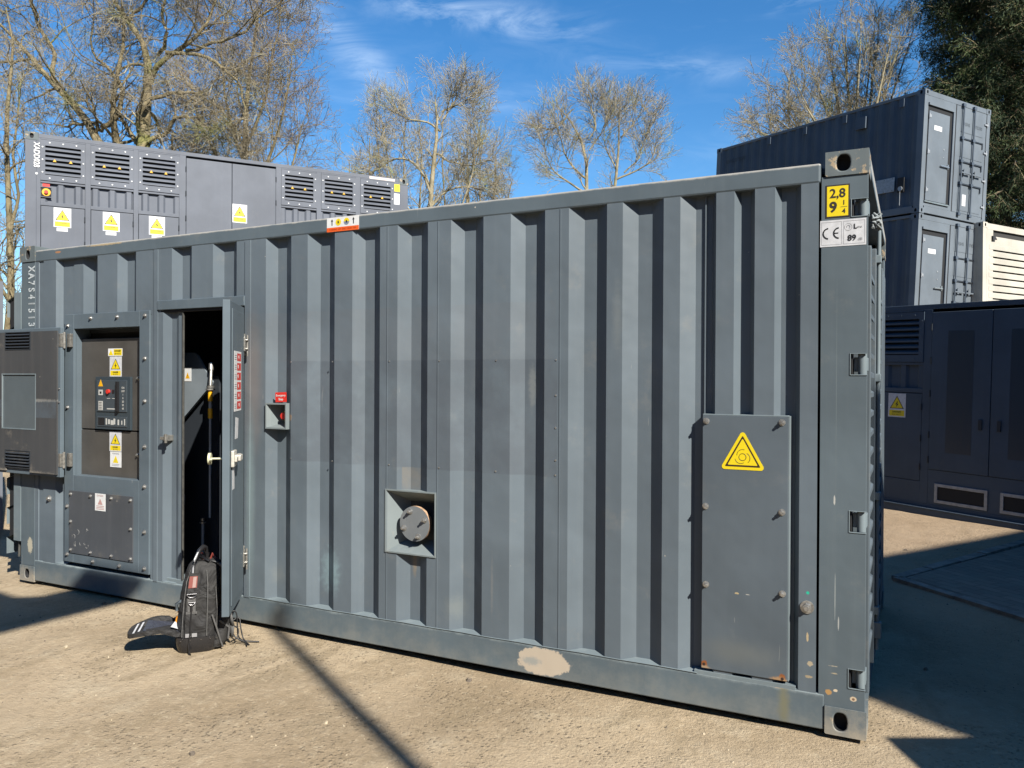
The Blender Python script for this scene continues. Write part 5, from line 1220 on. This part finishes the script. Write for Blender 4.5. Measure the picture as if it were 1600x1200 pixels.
# big spreading tree at the left
D = 19.0
bx = [([(205, 520, .32), (212, 300, .26), (220, 225, .22), (226, 152, .17), (236, 130, .13), (247, 86, .11), (232, 60, .10), (204, 32, .08), (185, 14, .06), (165, -25, .04)]),
      ([(236, 130, .10, .3), (258, 82, .09), (290, 78, .08), (310, 58, .07), (324, 36, .06), (334, 0, .04), (350, -40, .02)]),
      ([(258, 82, .08, -.2), (300, 84, .07), (335, 88, .06), (352, 102, .05), (378, 130, .04), (388, 175, .02, -1)]),
      ([(290, 78, .06, .2), (337, 62, .055), (371, 58, .05), (405, 30, .04), (440, 2, .03), (470, -30, .02)]),
      ([(195, 520, .25), (185, 300, .20), (170, 225, .16), (152, 196, .14), (133, 174, .13), (112, 150, .12), (86, 130, .11), (66, 110, .09), (48, 88, .075), (30, 64, .06), (8, 42, .045), (-20, 20, .03)]),
      ([(90, 132, .085), (92, 112, .08), (86, 92, .075), (68, 62, .06), (60, 30, .05), (48, -10, .035), (40, -50, .02)]),
      ([(158, 200, .10), (172, 186, .095), (188, 175, .09), (199, 162, .075), (190, 142, .065), (183, 122, .06), (168, 108, .05), (148, 90, .045), (142, 60, .035), (150, 20, .02)]),
      ([(160, 205, .07, .3), (146, 190, .065), (130, 186, .06), (118, 192, .05), (104, 205, .035), (80, 190, .02)]),
      ([(190, 520, .20, .5), (186, 300, .16, .5), (185, 225, .13), (187, 190, .12), (178, 160, .09), (180, 120, .08), (190, 75, .06), (197, 40, .05), (190, 0, .035), (185, -40, .02)]),
      ([(48, 88, .06, .4), (30, 95, .055), (14, 100, .05), (-10, 96, .04), (-50, 80, .03)]),
      ([(226, 165, .09, -.3), (245, 150, .07), (275, 140, .06), (310, 150, .045), (345, 170, .03), (370, 200, .02)]),
      ([(215, 240, .10, -.3), (240, 215, .08), (270, 190, .07), (300, 180, .05), (330, 200, .035), (350, 235, .02)]),
      ([(204, 32, .06), (215, 10, .05), (240, -10, .04), (260, -50, .02)]),
      ([(247, 86, .07, .6), (262, 50, .06), (250, 20, .05), (262, -10, .04), (270, -50, .02)])]
LB = [crooked(p, D, i+3, 16) for i, p in enumerate(bx)]
sp = [dict(m=10, length=2.2, angle=(25, 75), r_ratio=.5, nseg=7, gnarl=.26, upb=.12, t0=.32, rmin=.012),
      dict(m=8, length=1.15, angle=(25, 75), r_ratio=.5, nseg=5, gnarl=.28, upb=.08, t0=.2, rmin=.007),
      dict(m=7, length=.58, angle=(25, 70), r_ratio=.55, nseg=4, gnarl=.3, upb=.06, t0=.2, rmin=.0048),
      dict(m=3, length=.30, angle=(20, 55), r_ratio=.6, nseg=3, gnarl=.22, upb=.05, t0=.2, rmin=.0032)]
tree('bare_tree', 'big leafless tree with thick crooked limbs above the sunlit generator container', 'tree', LB, sp, 11, BK1, TW1, pxp(200, 690, D), None)
# bushy tree right of it
D = 23.0
bx = [([(385, 560, .22), (386, 400, .18), (385, 300, .15), (384, 220, .12), (382, 150, .09), (390, 80, .06), (400, 20, .04)]),
      ([(385, 320, .10), (410, 270, .08), (435, 215, .06), (450, 150, .04), (455, 90, .02)]),
      ([(385, 330, .10), (355, 280, .08), (330, 230, .06), (310, 180, .04), (300, 130, .02)]),
      ([(386, 380, .09), (420, 330, .07), (445, 290, .05), (465, 235, .035), (478, 180, .02)]),
      ([(386, 390, .09), (350, 350, .07), (320, 300, .05), (290, 260, .035), (270, 210, .02)]),
      ([(384, 230, .08), (405, 180, .06), (425, 120, .045), (430, 60, .03), (440, 10, .02)]),
      ([(384, 260, .08), (360, 200, .06), (350, 140, .045), (345, 80, .03), (350, 20, .02)])]
LB = [crooked(p, D, i+33, 12, .1) for i, p in enumerate(bx)]
sp = [dict(m=11, length=2.2, angle=(25, 60), r_ratio=.45, nseg=6, gnarl=.2, upb=.22, t0=.2, rmin=.010),
      dict(m=8, length=1.1, angle=(25, 60), r_ratio=.5, nseg=5, gnarl=.22, upb=.12, t0=.2, rmin=.0065),
      dict(m=6, length=.55, angle=(25, 65), r_ratio=.55, nseg=4, gnarl=.25, upb=.08, t0=.2, rmin=.005),
      dict(m=3, length=.27, angle=(20, 55), r_ratio=.6, nseg=3, gnarl=.22, upb=.05, t0=.2, rmin=.0034)]
tree('bare_tree', 'twiggy reddish brown leafless tree just right of the big limbed tree', 'tree', LB, sp, 12, BK1, TWR, pxp(385, 690, D))
# slim trees at the left edge
D = 16.5
bx = [([(14, 640, .13), (16, 500, .11), (12, 400, .10), (16, 300, .085), (10, 220, .07), (18, 140, .055), (8, 60, .04), (14, 0, .02)]),
      ([(12, 400, .06), (24, 330, .05), (28, 260, .04), (22, 190, .03), (30, 120, .02)]), ([(14, 470, .06), (-6, 400, .05), (-20, 320, .04), (-30, 240, .02)]), ([(15, 520, .05), (28, 470, .04), (20, 430, .03), (30, 390, .02)])]
LB = [crooked(p, D, i+53, 12, .14) for i, p in enumerate(bx)]
sp = [dict(m=12, length=1.3, angle=(30, 70), r_ratio=.5, nseg=6, gnarl=.28, upb=.08, t0=.05, rmin=.010),
      dict(m=7, length=.65, angle=(25, 65), r_ratio=.5, nseg=5, gnarl=.28, upb=.05, t0=.2, rmin=.006),
      dict(m=6, length=.32, angle=(25, 65), r_ratio=.55, nseg=4, gnarl=.3, upb=.05, t0=.2, rmin=.0045)]
tree('bare_tree', 'slim leafless tree at the far left edge beside the sunlit generator container', 'tree', LB, sp, 13, BK1, TW1, pxp(14, 690, D))
# middle tree (between the rear unit and the sky gap)
D = 33.0
bx = [([(668, 560, .22), (668, 400, .20), (672, 320, .17), (674, 285, .15), (680, 235, .12), (688, 205, .10), (690, 182, .08), (682, 165, .05), (678, 145, .025)]),
      ([(690, 195, .07), (700, 172, .055), (710, 158, .04), (714, 145, .02)]), ([(688, 205, .07), (668, 190, .06), (640, 188, .05), (622, 178, .04), (606, 168, .02)]),
      ([(672, 300, .09), (660, 270, .08), (645, 248, .07), (620, 246, .06), (595, 258, .045), (575, 272, .03)]),
      ([(680, 240, .07), (700, 252, .06), (725, 256, .05), (752, 254, .035), (770, 250, .02)]), ([(672, 325, .07), (695, 300, .06), (730, 290, .05), (760, 300, .03)]),
      ([(690, 175, .06), (706, 165, .05), (722, 165, .035), (734, 155, .02)]), ([(670, 380, .09), (640, 330, .07), (615, 290, .05), (600, 230, .035), (596, 180, .02)]),
      ([(670, 390, .09), (715, 340, .07), (735, 290, .05), (748, 230, .035), (752, 185, .02)])]
LB = [crooked(p, D, i+73, 12, .1) for i, p in enumerate(bx)]
sp = [dict(m=13, length=1.75, angle=(20, 55), r_ratio=.45, nseg=6, gnarl=.14, upb=.18, t0=.25, rmin=.013),
      dict(m=8, length=1.15, angle=(22, 60), r_ratio=.5, nseg=5, gnarl=.17, upb=.12, t0=.2, rmin=.008),
      dict(m=6, length=.6, angle=(20, 60), r_ratio=.55, nseg=4, gnarl=.2, upb=.07, t0=.2, rmin=.005)]
tree('bare_tree', 'leafless tree with pale forked trunk, tallest of those in the middle gap', 'tree', LB, sp, 14, BK2, TW2, pxp(668, 690, D))
# low scrub tree behind the middle one
D = 38.0
bx = [([(x0, 520, .12), (x0+dx*.3, 400, .09), (x0+dx*.7, 300, .06), (x0+dx, y1, .025)]) for x0, dx, y1 in ((550, -5, 250), (575, 5, 215), (600, -10, 185), (625, 5, 180), (650, 10, 200), (700, -10, 190), (722, 10, 185), (745, 8, 215), (765, 12, 250), (785, 10, 280), (600, 5, 260), (735, -5, 270))]
LB = [crooked(p, D, i+93, 10, .15) for i, p in enumerate(bx)]
sp = [dict(m=16, length=1.9, angle=(20, 60), r_ratio=.5, nseg=6, gnarl=.18, upb=.16, t0=.2, rmin=.012),
      dict(m=9, length=1.0, angle=(20, 60), r_ratio=.5, nseg=4, gnarl=.2, upb=.1, t0=.15, rmin=.008), dict(m=7, length=.5, angle=(20, 60), r_ratio=.55, nseg=3, gnarl=.22, upb=.08, t0=.2, rmin=.006)]
tree('scrub_tree', 'bushy leafless many-stemmed tree behind the pale forked tree in the middle', 'tree', LB, sp, 15, BK1, TW1, pxp(660, 690, D))
# two stems right of centre
D = 33.0
bx = [([(925, 560, .20), (920, 400, .16), (912, 300, .13), (918, 278, .12), (921, 240, .09), (922, 212, .08), (912, 198, .06), (896, 185, .05), (880, 172, .03), (868, 162, .02)]),
      ([(918, 280, .08), (905, 272, .07), (895, 262, .06), (882, 240, .05), (876, 215, .035), (866, 190, .02)]), ([(922, 215, .06), (935, 190, .05), (922, 168, .04), (916, 148, .02)]), ([(896, 170, .045), (880, 190, .04), (862, 205, .03), (840, 195, .02)]),
      ([(912, 300, .07), (890, 285, .06), (870, 275, .045), (855, 250, .03), (850, 220, .02)]), ([(921, 235, .05), (940, 210, .04), (948, 182, .03), (945, 160, .02)])]
LB = [crooked(p, D, i+113, 12, .07) for i, p in enumerate(bx)]
sp = [dict(m=13, length=1.5, angle=(20, 55), r_ratio=.45, nseg=6, gnarl=.14, upb=.17, t0=.2, rmin=.012),
      dict(m=8, length=1.0, angle=(22, 60), r_ratio=.5, nseg=5, gnarl=.17, upb=.11, t0=.2, rmin=.007),
      dict(m=6, length=.5, angle=(20, 55), r_ratio=.55, nseg=3, gnarl=.22, upb=.08, t0=.2, rmin=.0048)]
tree('bare_tree', 'low leafless tree with curved double stem, left one of the pair right of centre', 'tree', LB, sp, 16, BK2, TW2, pxp(925, 690, D))
D = 34.0
bx = [([(962, 560, .18), (958, 400, .14), (958, 300, .11), (960, 275, .11), (965, 240, .08), (970, 215, .06), (975, 190, .045), (968, 168, .02)]), ([(960, 282, .07), (978, 272, .06), (1000, 265, .05), (1018, 250, .035), (1030, 225, .02)]),
      ([(970, 215, .05), (988, 195, .04), (1000, 182, .03), (1005, 165, .02)]), ([(962, 262, .05), (948, 240, .04), (942, 210, .03), (950, 175, .02)]), ([(975, 270, .05), (1000, 245, .04), (1010, 215, .03), (1020, 190, .02)])]
LB = [crooked(p, D, i+133, 12, .07) for i, p in enumerate(bx)]
tree('bare_tree', 'low leafless tree with one straight stem, right one of the pair right of centre', 'tree', LB, sp, 17, BK2, TW2, pxp(962, 690, D))
# rounded bare crown behind the far stack
D = 27.0
bx = []
rr_ = np.random.default_rng(5)
for i, (x1, y1) in enumerate([(1178, 200), (1215, 165), (1275, 120), (1320, 60), (1365, 50), (1408, 60), (1380, 110), (1200, 175), (1180, 190), (1205, 140), (1235, 110), (1262, 85), (1290, 50), (1315, 30), (1345, 25), (1375, 10), (1400, 10), (1190, 205), (1250, 150), (1300, 110), (1340, 90), (1390, 60), (1225, 185), (1430, 30)]):
    bx.append([(1345, 620, .2, 0), (1340, 480, .17), (1335+rr_.uniform(-15, 15), 360, .12, rr_.uniform(-1, 1)), (1335+(x1-1335)*.45+rr_.uniform(-8, 8), 250+(y1-250)*.25, .07, rr_.uniform(-2, 2)), (1335+(x1-1335)*.8, 250+(y1-250)*.65, .04, rr_.uniform(-3, 3)), (x1, y1, .015, rr_.uniform(-3, 3))])
LB = [crooked(p, D, i+153, 12, .06) for i, p in enumerate(bx)]
sp = [dict(m=12, length=2.0, angle=(20, 60), r_ratio=.5, nseg=6, gnarl=.18, upb=.20, t0=.35, rmin=.010),
      dict(m=8, length=.95, angle=(20, 60), r_ratio=.55, nseg=5, gnarl=.2, upb=.12, t0=.2, rmin=.007),
      dict(m=6, length=.45, angle=(20, 55), r_ratio=.6, nseg=3, gnarl=.22, upb=.08, t0=.2, rmin=.005)]
tree('bare_tree', 'leafless tree with a rounded twiggy crown rising behind the far container stack', 'tree', LB, sp, 18, BK2, TW1, pxp(1345, 690, D))

# ---- evergreen at the right
q = NT('conifer_needles')
nf = q.noise(.9, 4, .6); c = q.mix(q.ramp(nf, .35, .68), (.012, .028, .010), (.055, .080, .022)); c = q.mix(q.math('MULTIPLY', q.ramp(q.noise(3.5, 4, .6, off=(3, 1, 2)), .55, .7), .6), c, (.11, .11, .035))
q.set(q.b.inputs['Base Color'], c); q.b.inputs['Roughness'].default_value = .7; q.b.inputs['Specular IOR Level'].default_value = .25; NEED = q.m
CB = bark('conifer_bark', (.08, .06, .04), (.17, .13, .09))
def conifer(label, D, pxc, seed, levels, spread, base_py, top_py, nspray):
    rng = np.random.default_rng(seed); base = pxp(pxc, 690, D); root = thing('conifer', label, 'tree', base); off = np.array([*base, 0.])
    tp = np.array(pxp(pxc, top_py, D)); bp = np.array(pxp(pxc, 640, D)); tr_ = np.zeros((1, 14, 4)); s_ = np.linspace(0, 1, 14)
    tr_[0, :, :3] = bp+(tp-bp)*s_[:, None]; tr_[0, :, :3] += rng.normal(size=(14, 3))*.06; tr_[0, :, 3] = .24*(1-s_*.85)
    # main boughs: outwards, dipping then upturned
    n = levels; z = np.linspace(.16, .99, n)+rng.uniform(-.01, .01, n); az = rng.uniform(0, 2*np.pi, n); ln = spread*(1.05-.55*z)*rng.uniform(.55, 1.1, n)
    bo = np.zeros((n, 9, 4)); o = bp+(tp-bp)*z[:, None]; u = np.linspace(0, 1, 9)
    dirv = np.stack([np.cos(az), np.sin(az), np.zeros(n)], 1)
    bo[:, :, :3] = o[:, None]+dirv[:, None]*(ln[:, None]*u)[..., None]; bo[:, :, 2] += (ln[:, None])*(.12*u-.42*u**2+.12*u**3)
    bo[:, :, :3] += np.cumsum(rng.normal(size=(n, 9, 3))*.05, axis=1); bo[:, :, 3] = (.055*(1-.8*u))[None]
    c1 = children_of(bo, 9, 1.25, 0, rng, (35, 65), .5, 5, .16, -.02, .07, .15, .35, .010)
    c2 = children_of(c1, 5, .55, 0, rng, (30, 60), .5, 3, .18, -.05, .10, .1, .3, .006)
    dead = children_of(tr_, 75, 2.3, 0, rng, (60, 100), .16, 7, .20, .05, .22, .30, .1, .011); dead2 = children_of(dead, 5, .6, 0, rng, (30, 70), .5, 4, .3, 0, .2, .2, .2, .006)
    V, F = tubes_mesh([tr_-off, bo-off], [10, 5]); np_mesh('trunk', V, F, CB, root)
    V, F = tubes_mesh([dead-off, dead2-off], [4, 3]); np_mesh('dead_branches', V, F, BK2, root)
    V, F = tubes_mesh([c1-off, c2-off], [3, 3]); np_mesh('branches', V, F, BK1, root)
    # needle sprays: thin blades along the twigs, leaving them at an angle
    allp = np.concatenate([c1[:, :, :3].reshape(-1, 3), c2[:, 1:, :3].reshape(-1, 3)]); tang = np.concatenate([norm(np.gradient(c1[:, :, :3], axis=1)).reshape(-1, 3), norm(np.gradient(c2[:, :, :3], axis=1))[:, 1:].reshape(-1, 3)])
    k = nspray; idx = np.repeat(np.arange(len(allp)), k); P = allp[idx]+rng.normal(size=(len(idx), 3))*.07; t = tang[idx]
    d = norm(t+rng.normal(size=t.shape)*.75+np.array([0, 0, -.15])); wv_ = norm(np.cross(d, rng.normal(size=d.shape))); L_ = rng.uniform(.07, .20, len(P))[:, None]; w_ = rng.uniform(.007, .016, len(P))[:, None]
    V = np.stack([P-wv_*w_*.4, P+d*L_*.45-wv_*w_, P+d*L_, P+d*L_*.45+wv_*w_], 1).reshape(-1, 3)-off[:3]; F = np.arange(len(V)).reshape(-1, 4); np_mesh('crown', V, F, NEED, root, False)
conifer('dark evergreen tree with drooping dead branches at the right edge of the photo', 25.0, 1575, 21, 200, 3.7, 640, -260, 8)
conifer('evergreen tree further back, its green boughs showing above the far stack', 29.0, 1530, 22, 120, 3.0, 640, -200, 5)

# ---- belt of trees added unseen behind the camera to block the low sky there
rng = np.random.default_rng(77)
na, nh = 150, 16
A = np.radians(np.linspace(62, 285, na)); V = []
for j in range(nh+1):
    for i, a in enumerate(A):
        hgt = 10.5+2.0*noise.noise(Vector((a*4, 0, 1)))+1.5*noise.noise(Vector((a*15, 3, 1)))
        t = j/nh; r = 27+2.5*math.sin(t*math.pi*.9)*-1+1.6*noise.noise(Vector((a*12, t*5, 0)))+.8*noise.noise(Vector((a*40, t*14, 4)))
        V.append((4+r*math.sin(a), -1+r*math.cos(a), -.3+hgt*t))
F = [(j*na+i, j*na+i+1, (j+1)*na+i+1, (j+1)*na+i) for j in range(nh) for i in range(na-1)]
V = np.array(V); F = np.array(F)
o = np_mesh('sky_block_trees', V, F, bark('sky_block_mass', (.035, .04, .02), (.10, .085, .05)), None, False)
k = 26000; idx = rng.integers(0, len(F), k); P = V[F[idx]].mean(1)+rng.normal(size=(k, 3))*np.array([.7, .7, .6]); d = norm(rng.normal(size=(k, 3)))*rng.uniform(.2, .5, (k, 1)); e = norm(np.cross(d, rng.normal(size=(k, 3))))*.12
np_mesh('leaves', np.stack([P-d-e*.2, P+e, P+d, P-e], 1).reshape(-1, 3), np.arange(4*k).reshape(-1, 4), NEED, o, False)
tag(o, 'unseen belt of dense trees added behind the camera to block low sky', 'sky_block_trees', kind='stuff')

# the yard is exposed brightly in the photograph: keep every surface at a moderate real-world reflectance
for m in bpy.data.materials:
    if not m.use_nodes or 'Principled BSDF' not in m.node_tree.nodes: continue
    t = m.node_tree; b = t.nodes['Principled BSDF'].inputs['Base Color']; K = .70
    if b.is_linked:
        src = b.links[0].from_socket; v = t.nodes.new('ShaderNodeVectorMath'); v.operation = 'SCALE'; v.inputs['Scale'].default_value = K
        t.links.new(src, v.inputs[0]); t.links.new(v.outputs[0], b)
    else: c = b.default_value; b.default_value = (c[0]*K, c[1]*K, c[2]*K, 1)
